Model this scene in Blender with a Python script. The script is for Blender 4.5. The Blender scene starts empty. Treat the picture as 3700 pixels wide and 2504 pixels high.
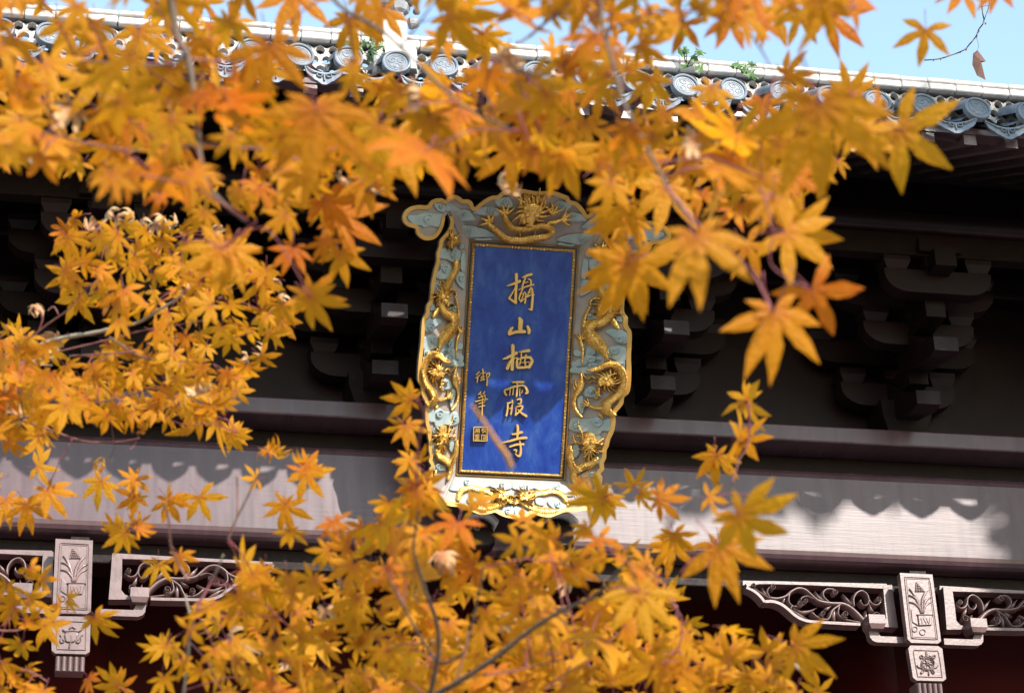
import bpy, math, random
from mathutils import Vector, Matrix
RND = random.Random(7)
S = bpy.context.scene
COL = S.collection

# ------------------------------------------------------------------ camera
# fitted from the two vanishing directions of the hall front (metres, X along the front, Y into the hall)
F_PX, CX, CY = 8736.0, 1850.0, 1252.0            # focal length and centre in photograph pixels (3700 x 2504)
CX_AX = Vector((43900, 2536, F_PX)).normalized()  # world X seen in the camera (x right, y down, z forward)
CZ_AX = Vector((-700, -17970, F_PX))
CZ_AX = (CZ_AX - CX_AX * CX_AX.dot(CZ_AX)).normalized()
CY_AX = CZ_AX.cross(CX_AX)
CAM = Vector((0.0, -14.5, 1.6))
def cdir(v):                                      # camera coordinates -> world direction
    return Vector((CX_AX.dot(v), CY_AX.dot(v), CZ_AX.dot(v)))
RIGHT, DOWN, FWD = cdir(Vector((1, 0, 0))), cdir(Vector((0, 1, 0))), cdir(Vector((0, 0, 1)))
UP = -DOWN
def ray(px, py): return cdir(Vector((px - CX, py - CY, F_PX)))
def at_y(px, py, y=0.0):                          # where a sight line meets the upright plane Y = y
    d = ray(px, py); return CAM + d * ((y - CAM.y) / d.y)
def at_d(px, py, d):                              # point at depth d along the optical axis
    return CAM + ray(px, py) * (d / F_PX)

cam = bpy.data.objects.new('camera', bpy.data.cameras.new('camera'))
COL.objects.link(cam); S.camera = cam
cam.matrix_world = Matrix(((RIGHT.x, UP.x, -FWD.x, CAM.x), (RIGHT.y, UP.y, -FWD.y, CAM.y), (RIGHT.z, UP.z, -FWD.z, CAM.z), (0, 0, 0, 1)))
cam.data.sensor_width = 36.0
cam.data.lens = 36.0 * F_PX / 3700.0
cam.data.clip_start, cam.data.clip_end = 0.05, 2000
cam.data.dof.use_dof = True
cam.data.dof.focus_distance = 15.6
cam.data.dof.aperture_fstop = 18.0

# ------------------------------------------------------------------ light
SUN_EL, SUN_AZ = math.radians(34.0), math.radians(24.0)     # azimuth measured from -Y (towards the viewer) to +X
to_sun = Vector((math.sin(SUN_AZ) * math.cos(SUN_EL), -math.cos(SUN_AZ) * math.cos(SUN_EL), math.sin(SUN_EL)))
sun = bpy.data.objects.new('sun', bpy.data.lights.new('sun', 'SUN'))
COL.objects.link(sun)
sun.data.energy, sun.data.angle, sun.data.color = 4.2, math.radians(0.5), (1.0, 0.93, 0.84)
sun.rotation_euler = to_sun.to_track_quat('Z', 'Y').to_euler()
sun.location = (6, -20, 20)
W = bpy.data.worlds.new('World'); S.world = W; W.use_nodes = True
wn = W.node_tree.nodes; wl = W.node_tree.links; wn.clear()
sky = wn.new('ShaderNodeTexSky'); sky.sky_type = 'NISHITA'; sky.sun_disc = False
sky.sun_elevation = SUN_EL
sky.sun_rotation = math.atan2(to_sun.x, to_sun.y)           # clockwise from +Y
sky.air_density, sky.dust_density, sky.ozone_density = 1.8, 0.4, 1.6
bg = wn.new('ShaderNodeBackground'); bg.inputs['Strength'].default_value = 0.15
out = wn.new('ShaderNodeOutputWorld')
wl.new(sky.outputs[0], bg.inputs[0]); wl.new(bg.outputs[0], out.inputs[0])
vs = S.view_settings
vs.view_transform = 'Standard'; vs.look = 'None'; vs.gamma = 1.0; vs.use_curve_mapping = False
vs.exposure = 1.2
S.cycles.max_bounces = 8; S.cycles.transmission_bounces = 4

# ------------------------------------------------------------------ materials
def nmat(name):
    m = bpy.data.materials.new(name); m.use_nodes = True
    n = m.node_tree.nodes; l = m.node_tree.links; n.clear()
    p = n.new('ShaderNodeBsdfPrincipled'); o = n.new('ShaderNodeOutputMaterial')
    l.new(p.outputs[0], o.inputs[0]); return m, n, l, p
def ramp(n, cols):
    r = n.new('ShaderNodeValToRGB'); e = r.color_ramp.elements
    while len(e) < len(cols): e.new(0.5)
    for k, (pos, c) in enumerate(cols): e[k].position = pos; e[k].color = (*c, 1)
    return r
def coords(n, l, scale=(1, 1, 1), kind='Object'):
    t = n.new('ShaderNodeTexCoord'); mp = n.new('ShaderNodeMapping'); mp.inputs['Scale'].default_value = scale
    l.new(t.outputs[kind], mp.inputs[0]); return mp.outputs[0]
def noise(n, l, vec, scale, detail=4, rough=0.55, dist=0.0):
    t = n.new('ShaderNodeTexNoise'); l.new(vec, t.inputs['Vector'])
    t.inputs['Scale'].default_value = scale; t.inputs['Detail'].default_value = detail
    t.inputs['Roughness'].default_value = rough; t.inputs['Distortion'].default_value = dist
    return t.outputs['Fac']
def bump(n, l, p, h, strength, dist=0.01):
    b = n.new('ShaderNodeBump'); b.inputs['Strength'].default_value = strength; b.inputs['Distance'].default_value = dist
    l.new(h, b.inputs['Height']); l.new(b.outputs[0], p.inputs['Normal']); return b
def mr(n, l, v, a, b):
    m = n.new('ShaderNodeMapRange'); l.new(v, m.inputs[0]); m.inputs[3].default_value = a; m.inputs[4].default_value = b
    m.inputs[1].default_value = 0.3; m.inputs[2].default_value = 0.7; return m.outputs[0]
def surf_mat(name, c0, c1, scale=3.0, rough=(0.5, 0.6), bstr=0.2, bscale=60.0, stretch=(1, 1, 1), metal=0.0, spec=0.5, coat=0.0, bdist=0.004, bdetail=5):
    m, n, l, p = nmat(name)
    v = coords(n, l, stretch)
    f = noise(n, l, v, scale, 6, 0.6)
    r = ramp(n, [(0.3, c0), (0.7, c1)]); l.new(f, r.inputs[0]); l.new(r.outputs[0], p.inputs['Base Color'])
    l.new(mr(n, l, noise(n, l, v, scale * 3.1, 4), rough[0], rough[1]), p.inputs['Roughness'])
    p.inputs['Metallic'].default_value = metal; p.inputs['Specular IOR Level'].default_value = spec
    p.inputs['Coat Weight'].default_value = coat; p.inputs['Coat Roughness'].default_value = 0.3
    if bstr: bump(n, l, p, noise(n, l, v, bscale, bdetail, 0.65), bstr, bdist)
    return m
M = {}
def lacquer():
    m, n, l, p = nmat('lacquered_wood')
    v = coords(n, l, (1, 1, 1)); vv = coords(n, l, (5.0, 1, 0.55)); vh = coords(n, l, (0.30, 1, 7.0))
    r = ramp(n, [(0.3, (0.052, 0.026, 0.034)), (0.7, (0.088, 0.048, 0.058))]); l.new(noise(n, l, v, 1.3, 6, 0.62), r.inputs[0])
    st = ramp(n, [(0.34, (0.72, 0.70, 0.72)), (0.62, (1.06, 1.04, 1.04))]); l.new(noise(n, l, vv, 2.6, 5, 0.65), st.inputs[0])
    mx = n.new('ShaderNodeMix'); mx.data_type = 'RGBA'; mx.blend_type = 'MULTIPLY'; mx.inputs[0].default_value = 0.8
    l.new(r.outputs[0], mx.inputs[6]); l.new(st.outputs[0], mx.inputs[7])
    ck = ramp(n, [(0.485, (1, 1, 1)), (0.5, (0.35, 0.30, 0.30)), (0.515, (1, 1, 1))]); l.new(noise(n, l, vh, 1.1, 3, 0.5, 0.3), ck.inputs[0])
    gate = ramp(n, [(0.55, (0, 0, 0)), (0.62, (1, 1, 1))]); l.new(noise(n, l, v, 0.9, 2), gate.inputs[0])
    m2 = n.new('ShaderNodeMix'); m2.data_type = 'RGBA'; m2.blend_type = 'MULTIPLY'
    l.new(gate.outputs[0], m2.inputs[0]); l.new(mx.outputs[2], m2.inputs[6]); l.new(ck.outputs[0], m2.inputs[7])
    l.new(m2.outputs[2], p.inputs['Base Color'])
    l.new(mr(n, l, noise(n, l, vv, 3.4, 4), 0.27, 0.38), p.inputs['Roughness'])
    p.inputs['Specular IOR Level'].default_value = 0.50
    bump(n, l, p, noise(n, l, vh, 9.0, 5, 0.65), 0.12, 0.004)
    return m
M['lacquer'] = lacquer()
M['carved'] = surf_mat('carved_lacquered_wood', (0.105, 0.062, 0.062), (0.160, 0.100, 0.100), 6.0, (0.27, 0.40), 0.3, 50.0, (1, 1, 1), spec=0.5, coat=0.1)
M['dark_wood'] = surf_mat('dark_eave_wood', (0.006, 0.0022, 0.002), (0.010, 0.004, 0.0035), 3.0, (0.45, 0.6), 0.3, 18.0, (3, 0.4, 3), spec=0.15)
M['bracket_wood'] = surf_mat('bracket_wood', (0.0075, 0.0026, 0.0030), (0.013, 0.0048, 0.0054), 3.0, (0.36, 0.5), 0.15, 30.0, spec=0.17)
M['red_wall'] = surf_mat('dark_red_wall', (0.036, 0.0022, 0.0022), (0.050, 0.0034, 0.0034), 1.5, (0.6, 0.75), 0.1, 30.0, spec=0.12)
M['plaster'] = surf_mat('grey_plaster', (0.34, 0.32, 0.30), (0.44, 0.42, 0.39), 2.0, (0.8, 0.9), 0.2, 40.0)
M['white_tile'] = surf_mat('whitewashed_tile', (0.34, 0.315, 0.30), (0.70, 0.67, 0.65), 4.0, (0.7, 0.85), 0.35, 35.0)
M['grey_tile'] = surf_mat('blue_grey_roof_tile', (0.085, 0.115, 0.155), (0.20, 0.225, 0.26), 6.0, (0.38, 0.55), 0.4, 70.0)
def gilding():
    m, n, l, p = nmat('gilding')
    v = coords(n, l, (1, 1, 1))
    r = ramp(n, [(0.3, (0.62, 0.37, 0.085)), (0.7, (0.84, 0.57, 0.19))]); l.new(noise(n, l, v, 14.0, 4), r.inputs[0])
    l.new(r.outputs[0], p.inputs['Base Color']); p.inputs['Metallic'].default_value = 0.72; p.inputs['Roughness'].default_value = 0.33
    vo = n.new('ShaderNodeTexVoronoi'); vo.inputs['Scale'].default_value = 62.0; l.new(v, vo.inputs['Vector'])
    bump(n, l, p, vo.outputs['Distance'], 0.55, 0.008)
    return m
M['gold'] = gilding()
M['gold_flat'] = surf_mat('flat_gilding', (0.56, 0.34, 0.10), (0.70, 0.46, 0.16), 8.0, (0.45, 0.6), 0.15, 60.0, metal=0.55)
M['gold_rim'] = surf_mat('gold_paint', (0.46, 0.27, 0.07), (0.58, 0.36, 0.11), 8.0, (0.5, 0.65), 0.15, 60.0, metal=0.35)
M['cloud'] = surf_mat('blue_grey_paint', (0.20, 0.26, 0.28), (0.32, 0.39, 0.41), 9.0, (0.5, 0.7), 0.15, 60.0)
M['board'] = surf_mat('pinkish_grey_paint', (0.21, 0.18, 0.175), (0.32, 0.285, 0.275), 6.0, (0.6, 0.75), 0.15, 60.0)
M['board_edge'] = surf_mat('dark_grey_paint', (0.075, 0.08, 0.10), (0.12, 0.125, 0.15), 4.0, (0.5, 0.65), 0.1, 40.0)
M['line_dark'] = surf_mat('black_paint', (0.012, 0.012, 0.02), (0.02, 0.02, 0.03), 4.0, (0.25, 0.35), 0.0)
M['paving'] = surf_mat('stone_paving', (0.075, 0.070, 0.066), (0.105, 0.10, 0.094), 0.6, (0.75, 0.9), 0.3, 8.0)
M['bark'] = surf_mat('maple_bark', (0.060, 0.036, 0.022), (0.12, 0.080, 0.052), 30.0, (0.6, 0.8), 0.5, 160.0)
M['bark_pale'] = surf_mat('pale_maple_bark', (0.22, 0.19, 0.13), (0.42, 0.36, 0.28), 24.0, (0.5, 0.7), 0.5, 160.0)
M['twig_red'] = surf_mat('red_twig', (0.17, 0.055, 0.045), (0.26, 0.11, 0.085), 40.0, (0.45, 0.6), 0.2, 160.0)
M['beast'] = surf_mat('dark_stone', (0.06, 0.065, 0.075), (0.22, 0.23, 0.25), 12.0, (0.4, 0.6), 0.6, 30.0)
M['weed'] = surf_mat('green_leaf', (0.030, 0.075, 0.014), (0.055, 0.125, 0.026), 20.0, (0.45, 0.6), 0.1, 50.0)
M['dead_leaf'] = surf_mat('dry_brown_leaf', (0.075, 0.030, 0.020), (0.12, 0.052, 0.034), 30.0, (0.6, 0.75), 0.3, 90.0)

def blue_lacquer():
    m, n, l, p = nmat('blue_lacquer')
    v = coords(n, l, (7, 7, 1.1)); v2 = coords(n, l, (1, 1, 1))
    f = noise(n, l, v, 1.6, 6, 0.62, 0.4)
    r = ramp(n, [(0.30, (0.006, 0.022, 0.17)), (0.5, (0.011, 0.042, 0.235)), (0.68, (0.030, 0.075, 0.26)), (0.85, (0.07, 0.12, 0.26))])
    l.new(f, r.inputs[0]); l.new(r.outputs[0], p.inputs['Base Color'])
    p.inputs['Roughness'].default_value = 0.16; p.inputs['Specular IOR Level'].default_value = 0.5
    bump(n, l, p, noise(n, l, v, 3.0, 3), 0.08, 0.01)
    return m
M['blue'] = blue_lacquer()

def leaf_mat(name, stops, trans=0.60, rough=0.5):
    m, n, l, p = nmat(name)
    oi = n.new('ShaderNodeObjectInfo')
    v = coords(n, l, (1, 1, 1))
    va = n.new('ShaderNodeVectorMath'); va.operation = 'ADD'
    cb = n.new('ShaderNodeCombineXYZ'); l.new(oi.outputs['Random'], cb.inputs[2])
    sc = n.new('ShaderNodeVectorMath'); sc.operation = 'SCALE'; sc.inputs['Scale'].default_value = 40
    l.new(cb.outputs[0], sc.inputs[0]); l.new(v, va.inputs[0]); l.new(sc.outputs[0], va.inputs[1])
    vec = va.outputs[0]
    def math_(op, a, b=None, c=None, clamp=False):
        q = n.new('ShaderNodeMath'); q.operation = op; q.use_clamp = clamp
        for k, x in enumerate((a, b, c)):
            if x is None: continue
            if isinstance(x, (int, float)): q.inputs[k].default_value = x
            else: l.new(x, q.inputs[k])
        return q.outputs[0]
    def mix(f, a, b, blend='MIX'):
        q = n.new('ShaderNodeMix'); q.data_type = 'RGBA'; q.blend_type = blend
        for k, x in ((0, f), (6, a), (7, b)):
            if isinstance(x, tuple): q.inputs[k].default_value = (*x, 1)
            elif isinstance(x, float): q.inputs[k].default_value = x
            else: l.new(x, q.inputs[k])
        return q.outputs[2]
    f = noise(n, l, vec, 2.2, 3, 0.6)
    t = math_('MULTIPLY', math_('MULTIPLY_ADD', f, 0.75, oi.outputs['Random']), 0.58)
    r = ramp(n, stops); l.new(t, r.inputs[0]); col = r.outputs[0]
    # reddish around the junction, browned tips, pale veins, small blemishes: pigment of the leaf itself
    sx = n.new('ShaderNodeSeparateXYZ'); l.new(v, sx.inputs[0])
    rad = math_('SQRT', math_('ADD', math_('MULTIPLY', sx.outputs[0], sx.outputs[0]), math_('MULTIPLY', sx.outputs[1], sx.outputs[1])))
    base_f = math_('MULTIPLY', math_('SUBTRACT', 1.0, math_('DIVIDE', rad, 0.30), None, True), 0.55)
    col = mix(base_f, col, (0.42, 0.07, 0.02))
    tip_f = math_('MULTIPLY', math_('MULTIPLY_ADD', rad, 4.0, math_('MULTIPLY_ADD', noise(n, l, vec, 3.0, 2), 3.2, -5.2), True), 0.75)
    col = mix(tip_f, col, (0.30, 0.085, 0.025))
    at = n.new('ShaderNodeAttribute'); at.attribute_name = 'edge'
    vein = math_('MULTIPLY', math_('SUBTRACT', 1.0, math_('DIVIDE', at.outputs['Fac'], 0.14), None, True), 0.45)
    col = mix(vein, col, (0.62, 0.27, 0.06))
    sp = noise(n, l, vec, 7.0, 2, 0.5)
    sr = ramp(n, [(0.27, (0.30, 0.12, 0.05)), (0.33, (1, 1, 1))]); l.new(sp, sr.inputs[0])
    col = mix(0.7, col, sr.outputs[0], 'MULTIPLY')
    l.new(col, p.inputs['Base Color'])
    p.inputs['Roughness'].default_value = rough; p.inputs['Specular IOR Level'].default_value = 0.22
    hb = math_('MULTIPLY_ADD', at.outputs['Fac'], 0.6, noise(n, l, vec, 14.0, 3))
    bump(n, l, p, hb, 0.3, 0.03)
    tr_ = n.new('ShaderNodeBsdfTranslucent'); l.new(col, tr_.inputs[0])
    ms = n.new('ShaderNodeMixShader'); ms.inputs[0].default_value = trans
    o = [q for q in n if q.type == 'OUTPUT_MATERIAL'][0]
    l.new(p.outputs[0], ms.inputs[1]); l.new(tr_.outputs[0], ms.inputs[2]); l.new(ms.outputs[0], o.inputs[0])
    return m
AMBER = [(0.16, (0.520, 0.120, 0.0060)), (0.34, (0.561, 0.201, 0.0060)), (0.56, (0.571, 0.234, 0.0060)), (0.78, (0.592, 0.257, 0.0070)), (0.95, (0.592, 0.162, 0.0120))]
GOLDEN = [(0.16, (0.571, 0.197, 0.0050)), (0.40, (0.592, 0.241, 0.0060)), (0.62, (0.602, 0.270, 0.0070)), (0.80, (0.561, 0.264, 0.0080)), (0.95, (0.653, 0.197, 0.0200))]
M['leaf_amber'] = leaf_mat('amber_leaf', AMBER)
M['leaf_golden'] = leaf_mat('golden_leaf', GOLDEN)
M['leaf_dry'] = leaf_mat('dry_leaf', [(0.2, (0.42, 0.24, 0.11)), (0.6, (0.50, 0.33, 0.18)), (0.9, (0.45, 0.26, 0.10))], 0.2, 0.6)
M['leaf_plain'] = surf_mat('plain_amber_leaf', (0.50, 0.22, 0.02), (0.58, 0.28, 0.03), 20.0, (0.5, 0.6), 0.0)
M['petiole'] = surf_mat('crimson_petiole', (0.13, 0.022, 0.028), (0.22, 0.045, 0.05), 20.0, (0.45, 0.6), 0.0)

# ------------------------------------------------------------------ object helpers
def wmat(o):
    m = o.matrix_basis.copy()
    return (wmat(o.parent) @ o.matrix_parent_inverse @ m) if o.parent else m
def link(o, parent=None, kind=None):
    COL.objects.link(o)
    if parent:
        o.parent = parent; o.matrix_parent_inverse = wmat(parent).inverted()
    if kind: o['kind'] = kind
    return o
def tag(o, label, cat, group=None):
    o['label'] = label; o['category'] = cat
    if group: o['group'] = group
    return o
def thing(name, loc, label, cat, group=None):
    o = bpy.data.objects.new(name, None); o.location = loc; o.empty_display_size = 0.2
    link(o); return tag(o, label, cat, group)
class MB:
    def __init__(s): s.v = []; s.f = []; s.mi = []; s.sm = []
    def add(s, vs, fs, mi=0, smooth=False):
        b = len(s.v); s.v += [tuple(q) for q in vs]
        for f in fs: s.f.append(tuple(b + i for i in f)); s.mi.append(mi); s.sm.append(smooth)
    def box(s, a, b, bev=0.0):
        (x0, y0, z0), (x1, y1, z1) = a, b
        if bev <= 0:
            vs = [(x0,y0,z0),(x1,y0,z0),(x1,y1,z0),(x0,y1,z0),(x0,y0,z1),(x1,y0,z1),(x1,y1,z1),(x0,y1,z1)]
            s.add(vs, [(0,3,2,1),(4,5,6,7),(0,1,5,4),(1,2,6,5),(2,3,7,6),(3,0,4,7)])
        else:
            c = bev; vs = []
            for z, i in ((z0, c), (z0 + c, 0), (z1 - c, 0), (z1, c)):
                vs += [(x0+c+0, y0+i, z), (x1-c, y0+i, z), (x1-i, y0+c, z), (x1-i, y1-c, z), (x1-c, y1-i, z), (x0+c, y1-i, z), (x0+i, y1-c, z), (x0+i, y0+c, z)]
            fs = [tuple(range(7, -1, -1)), tuple(range(24, 32))]
            for k in range(3):
                for j in range(8):
                    a_ = k*8+j; b_ = k*8+(j+1) % 8
                    fs.append((a_, b_, b_+8, a_+8))
            s.add(vs, fs)
    def prism(s, front, back):                      # two matching loops
        n = len(front); fs = [tuple(range(n)), tuple(range(2*n-1, n-1, -1))]
        for i in range(n):
            j = (i+1) % n; fs.append((i, i+n, j+n, j))
        s.add(list(front) + list(back), fs)
    def tube(s, pts, rad, k=6, mi=0):
        pts = [Vector(p) for p in pts]; n = len(pts); vs = []
        for i, p in enumerate(pts):
            t = (pts[min(i+1, n-1)] - pts[max(i-1, 0)]).normalized()
            a = t.cross(Vector((0.3, 0.9, 0.2))).normalized(); b = t.cross(a)
            r = rad[i] if isinstance(rad, (list, tuple)) else rad
            for j in range(k):
                q = 2*math.pi*j/k; vs.append(p + (a*math.cos(q) + b*math.sin(q))*r)
        fs = []
        for i in range(n-1):
            for j in range(k):
                j2 = (j+1) % k; fs.append((i*k+j, i*k+j2, (i+1)*k+j2, (i+1)*k+j))
        fs += [tuple(range(k-1, -1, -1)), tuple((n-1)*k+j for j in range(k))]
        s.add(vs, fs, mi, True)
    def mesh(s, name, mats):
        me = bpy.data.meshes.new(name); me.from_pydata(s.v, [], s.f)
        for m in (mats if isinstance(mats, (list, tuple)) else [mats]): me.materials.append(m)
        me.polygons.foreach_set('material_index', s.mi); me.polygons.foreach_set('use_smooth', s.sm)
        me.update(); return me
    def build(s, name, mats, parent=None, kind=None, fix=True):
        me = s.mesh(name, mats)
        if fix:
            import bmesh
            bm = bmesh.new(); bm.from_mesh(me); bmesh.ops.recalc_face_normals(bm, faces=bm.faces); bm.to_mesh(me); bm.free()
        return link(bpy.data.objects.new(name, me), parent, kind)
def inst(src, parent, loc=None, rot=None, scale=None):
    o = src.copy()
    if loc is not None: o.location = loc
    if rot is not None: o.rotation_euler = rot
    if scale is not None: o.scale = scale
    COL.objects.link(o)
    o.parent = parent; o.matrix_parent_inverse = wmat(parent).inverted()
    return o

def smooth(pts, step=4):
    """Catmull-Rom through tuples of any length"""
    n = len(pts)
    if n < 3:
        return [tuple(a + (b-a)*k/step for a, b in zip(pts[0], pts[1])) for k in range(step+1)]
    o = []
    for i in range(n-1):
        p0, p1, p2, p3 = pts[max(i-1,0)], pts[i], pts[i+1], pts[min(i+2,n-1)]
        for k in range(step):
            t = k/step
            o.append(tuple(0.5*((2*b)+(-a+c)*t+(2*a-5*b+4*c-d)*t*t+(-a+3*b-3*c+d)*t**3) for a, b, c, d in zip(p0, p1, p2, p3)))
    o.append(tuple(pts[-1])); return o
ROUND = [(-1, 0), (-0.85, 0.55), (-0.5, 0.88), (0, 1.0), (0.5, 0.88), (0.85, 0.55), (1, 0)]
FLAT = [(-1, 0), (-0.98, 0.85), (-0.86, 1.0), (0.86, 1.0), (0.98, 0.85), (1, 0)]
RIDGE = [(-1, 0), (-0.9, 0.35), (0, 1.0), (0.9, 0.35), (1, 0)]
def stroke(mb, pts, surf, h0, h1, prof=ROUND, step=4, w=None, caps=True):
    """raised stroke: pts are (x, y, width) or (x, y) with constant w, on surf(x, y, height)"""
    p = [(q[0], q[1], (q[2] if len(q) > 2 else w)) for q in pts]
    p = smooth(p, step); n = len(p)
    if caps:                                     # rounded ends
        def ext(a, b, k):
            d = math.hypot(a[0]-b[0], a[1]-b[1]) or 1
            return (a[0]+(a[0]-b[0])/d*a[2]*k, a[1]+(a[1]-b[1])/d*a[2]*k, a[2]*0.45)
        p = [ext(p[0], p[1], 0.35)] + p + [ext(p[-1], p[-2], 0.35)]; n += 2
    vs = []; k = len(prof)
    for i in range(n):
        a, b = p[max(i-1,0)], p[min(i+1,n-1)]
        dx, dy = b[0]-a[0], b[1]-a[1]; d = math.hypot(dx, dy) or 1
        nx, ny = -dy/d, dx/d; hw = max(p[i][2], 1e-6)*0.5
        for s, h in prof: vs.append(surf(p[i][0]+nx*hw*s, p[i][1]+ny*hw*s, h0+(h1-h0)*h))
    fs = [(i*k+j, i*k+j+1, (i+1)*k+j+1, (i+1)*k+j) for i in range(n-1) for j in range(k-1)]
    fs += [tuple(range(k-1, -1, -1)), tuple((n-1)*k+j for j in range(k))]
    mb.add(vs, fs, 0, prof is not FLAT)
def blob(mb, pts, surf, h0, h1, bev=0.16, closed_step=3, sm=True):
    """raised flat patch with a rolled edge from a closed outline"""
    if closed_step > 1:
        q = pts[-2:] + pts + pts[:3]; full = smooth(q, closed_step)
        pts = full[2*closed_step:(2+len(pts))*closed_step]
    n = len(pts); cx = sum(p[0] for p in pts)/n; cy = sum(p[1] for p in pts)/n
    vs = []
    for sc, h in ((1, 0), (1, 0.72), (1-bev*0.5, 0.95), (1-bev, 1.0)):
        for p in pts: vs.append(surf(cx+(p[0]-cx)*sc, cy+(p[1]-cy)*sc, h0+(h1-h0)*h))
    vs.append(surf(cx, cy, h1))
    fs = []
    for r in range(3):
        for i in range(n): fs.append((r*n+i, r*n+(i+1)%n, (r+1)*n+(i+1)%n, (r+1)*n+i))
    for i in range(n): fs.append((3*n+i, 3*n+(i+1)%n, 4*n))
    mb.add(vs, fs, 0, False)
def spiral(cx, cy, r, turns=1.4, a0=0.0, w=8, sgn=1, n=14):
    return [(cx+r*(1-0.88*t)*math.cos(a0+sgn*turns*2*math.pi*t), cy+r*(1-0.88*t)*math.sin(a0+sgn*turns*2*math.pi*t), w*(1-0.35*t)) for t in [i/n for i in range(n+1)]]
# ------------------------------------------------------------------ ground and temple hall
X0, X1 = -3.6, 10.4
POSTS = (0.395, 5.965); SETS = [0.395 + 1.857*k for k in range(-2, 6)]
mb = MB(); mb.add([(-600, -600, 0), (600, -600, 0), (600, 600, 0), (-600, 600, 0)], [(0, 1, 2, 3)])
mb.build('ground', M['paving'], None, 'structure')

hall = thing('temple_hall', (3.2, 1.5, 0.004), 'dark red lacquered temple hall with bracket sets under a grey tiled eave', 'temple hall')
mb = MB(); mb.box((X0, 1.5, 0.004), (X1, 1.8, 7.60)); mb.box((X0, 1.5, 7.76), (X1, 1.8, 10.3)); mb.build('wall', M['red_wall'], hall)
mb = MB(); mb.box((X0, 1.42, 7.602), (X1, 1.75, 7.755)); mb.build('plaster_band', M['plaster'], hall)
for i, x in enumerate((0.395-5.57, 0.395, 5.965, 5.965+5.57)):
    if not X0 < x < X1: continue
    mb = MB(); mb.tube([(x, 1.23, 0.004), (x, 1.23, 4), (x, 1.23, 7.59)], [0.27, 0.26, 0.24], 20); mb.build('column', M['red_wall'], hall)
# floor slab edge behind the columns blocks the view of the interior
mb = MB(); mb.box((X0, -0.9, 0.004), (X1, 1.5, 0.35)); mb.build('plinth', M['plaster'], hall)

def beam(name, y0, y1, z0, z1, bev, mat, seg=4):
    mb = MB(); prof = []
    for cyy, czz, a0 in ((y0+bev, z1-bev, 90), (y0+bev, z0+bev, 180)):
        for k in range(seg+1):
            a = math.radians(a0 + 90*k/seg); prof.append((cyy+bev*math.cos(a), czz+bev*math.sin(a)))
    prof += [(y1, z0), (y1, z1)]
    n = len(prof); xs = [X0, X1]
    vs = [(x, y, z) for x in xs for y, z in prof]
    fs = [(i, (i+1) % n, n+(i+1) % n, n+i) for i in range(n)] + [tuple(range(n)), tuple(range(2*n-1, n-1, -1))]
    mb.add(vs, fs, 0, False)
    return mb.build(name, mat, hall)
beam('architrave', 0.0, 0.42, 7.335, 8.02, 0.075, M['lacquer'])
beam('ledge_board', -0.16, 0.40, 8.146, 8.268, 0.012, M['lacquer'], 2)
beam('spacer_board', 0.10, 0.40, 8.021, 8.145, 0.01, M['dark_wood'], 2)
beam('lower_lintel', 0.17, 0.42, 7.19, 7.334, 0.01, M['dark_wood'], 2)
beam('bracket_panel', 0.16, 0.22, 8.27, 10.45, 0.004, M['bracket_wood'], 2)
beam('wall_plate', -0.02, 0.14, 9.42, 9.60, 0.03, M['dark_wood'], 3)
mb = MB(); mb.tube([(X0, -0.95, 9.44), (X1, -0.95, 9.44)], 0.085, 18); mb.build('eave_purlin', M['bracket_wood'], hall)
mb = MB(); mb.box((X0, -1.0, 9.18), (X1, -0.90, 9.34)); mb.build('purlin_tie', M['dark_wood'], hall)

# ---- bracket sets
def taper_block(mb, x, y, z, w, d, h, k=0.72):
    a, b = w/2, d/2
    vs = [(x-a*k, y-b*k, z), (x+a*k, y-b*k, z), (x+a*k, y+b*k, z), (x-a*k, y+b*k, z)]
    for zz in (z+h*0.55, z+h): vs += [(x-a, y-b, zz), (x+a, y-b, zz), (x+a, y+b, zz), (x-a, y+b, zz)]
    fs = [(3,2,1,0), (8,9,10,11)]
    for r in (0, 4):
        for i in range(4): fs.append((r+i, r+(i+1)%4, r+4+(i+1)%4, r+4+i))
    mb.add(vs, fs)
def cross_arm(y, z, half, h=0.17, d=0.12):
    prof = [(-half, z+h)]
    for k in range(6):
        a = math.radians(180 + 18*k); prof.append((-half+0.17+0.17*math.cos(a), z+0.13+0.13*math.sin(a)))
    prof += [(-x, zz) for x, zz in reversed(prof[1:])] + [(half, z+h)]
    mb = MB(); mb.prism([(x, y-d/2, zz) for x, zz in prof], [(x, y+d/2, zz) for x, zz in prof]); return mb
def beak(yt, zt, yb, drop):
    """downward pointing nose: profile in the YZ plane"""
    top = [(yb, zt+0.10+drop), (yb-0.12, zt+0.10+drop*0.86)]
    n = 6
    for k in range(1, n+1):
        t = k/n; top.append((yb-0.12+(yt-yb+0.12)*t, zt+0.10+drop*0.86*(1-t)**1.7))
    bot = [(yt, zt), (yt+0.10, zt-0.008), (yb-0.1, zt+0.02+drop*0.2), (yb, zt+drop*0.28)]
    p = top+bot; mb = MB(); mb.prism([(-0.085, y, z) for y, z in p], [(0.085, y, z) for y, z in p]); return mb
first = None
levels = [(0.02, 8.50, 0.42), (0.02, 8.82, 0.62), (-0.47, 8.74, 0.40), (-0.47, 9.02, 0.58), (-0.90, 8.92, 0.38)]
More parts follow.
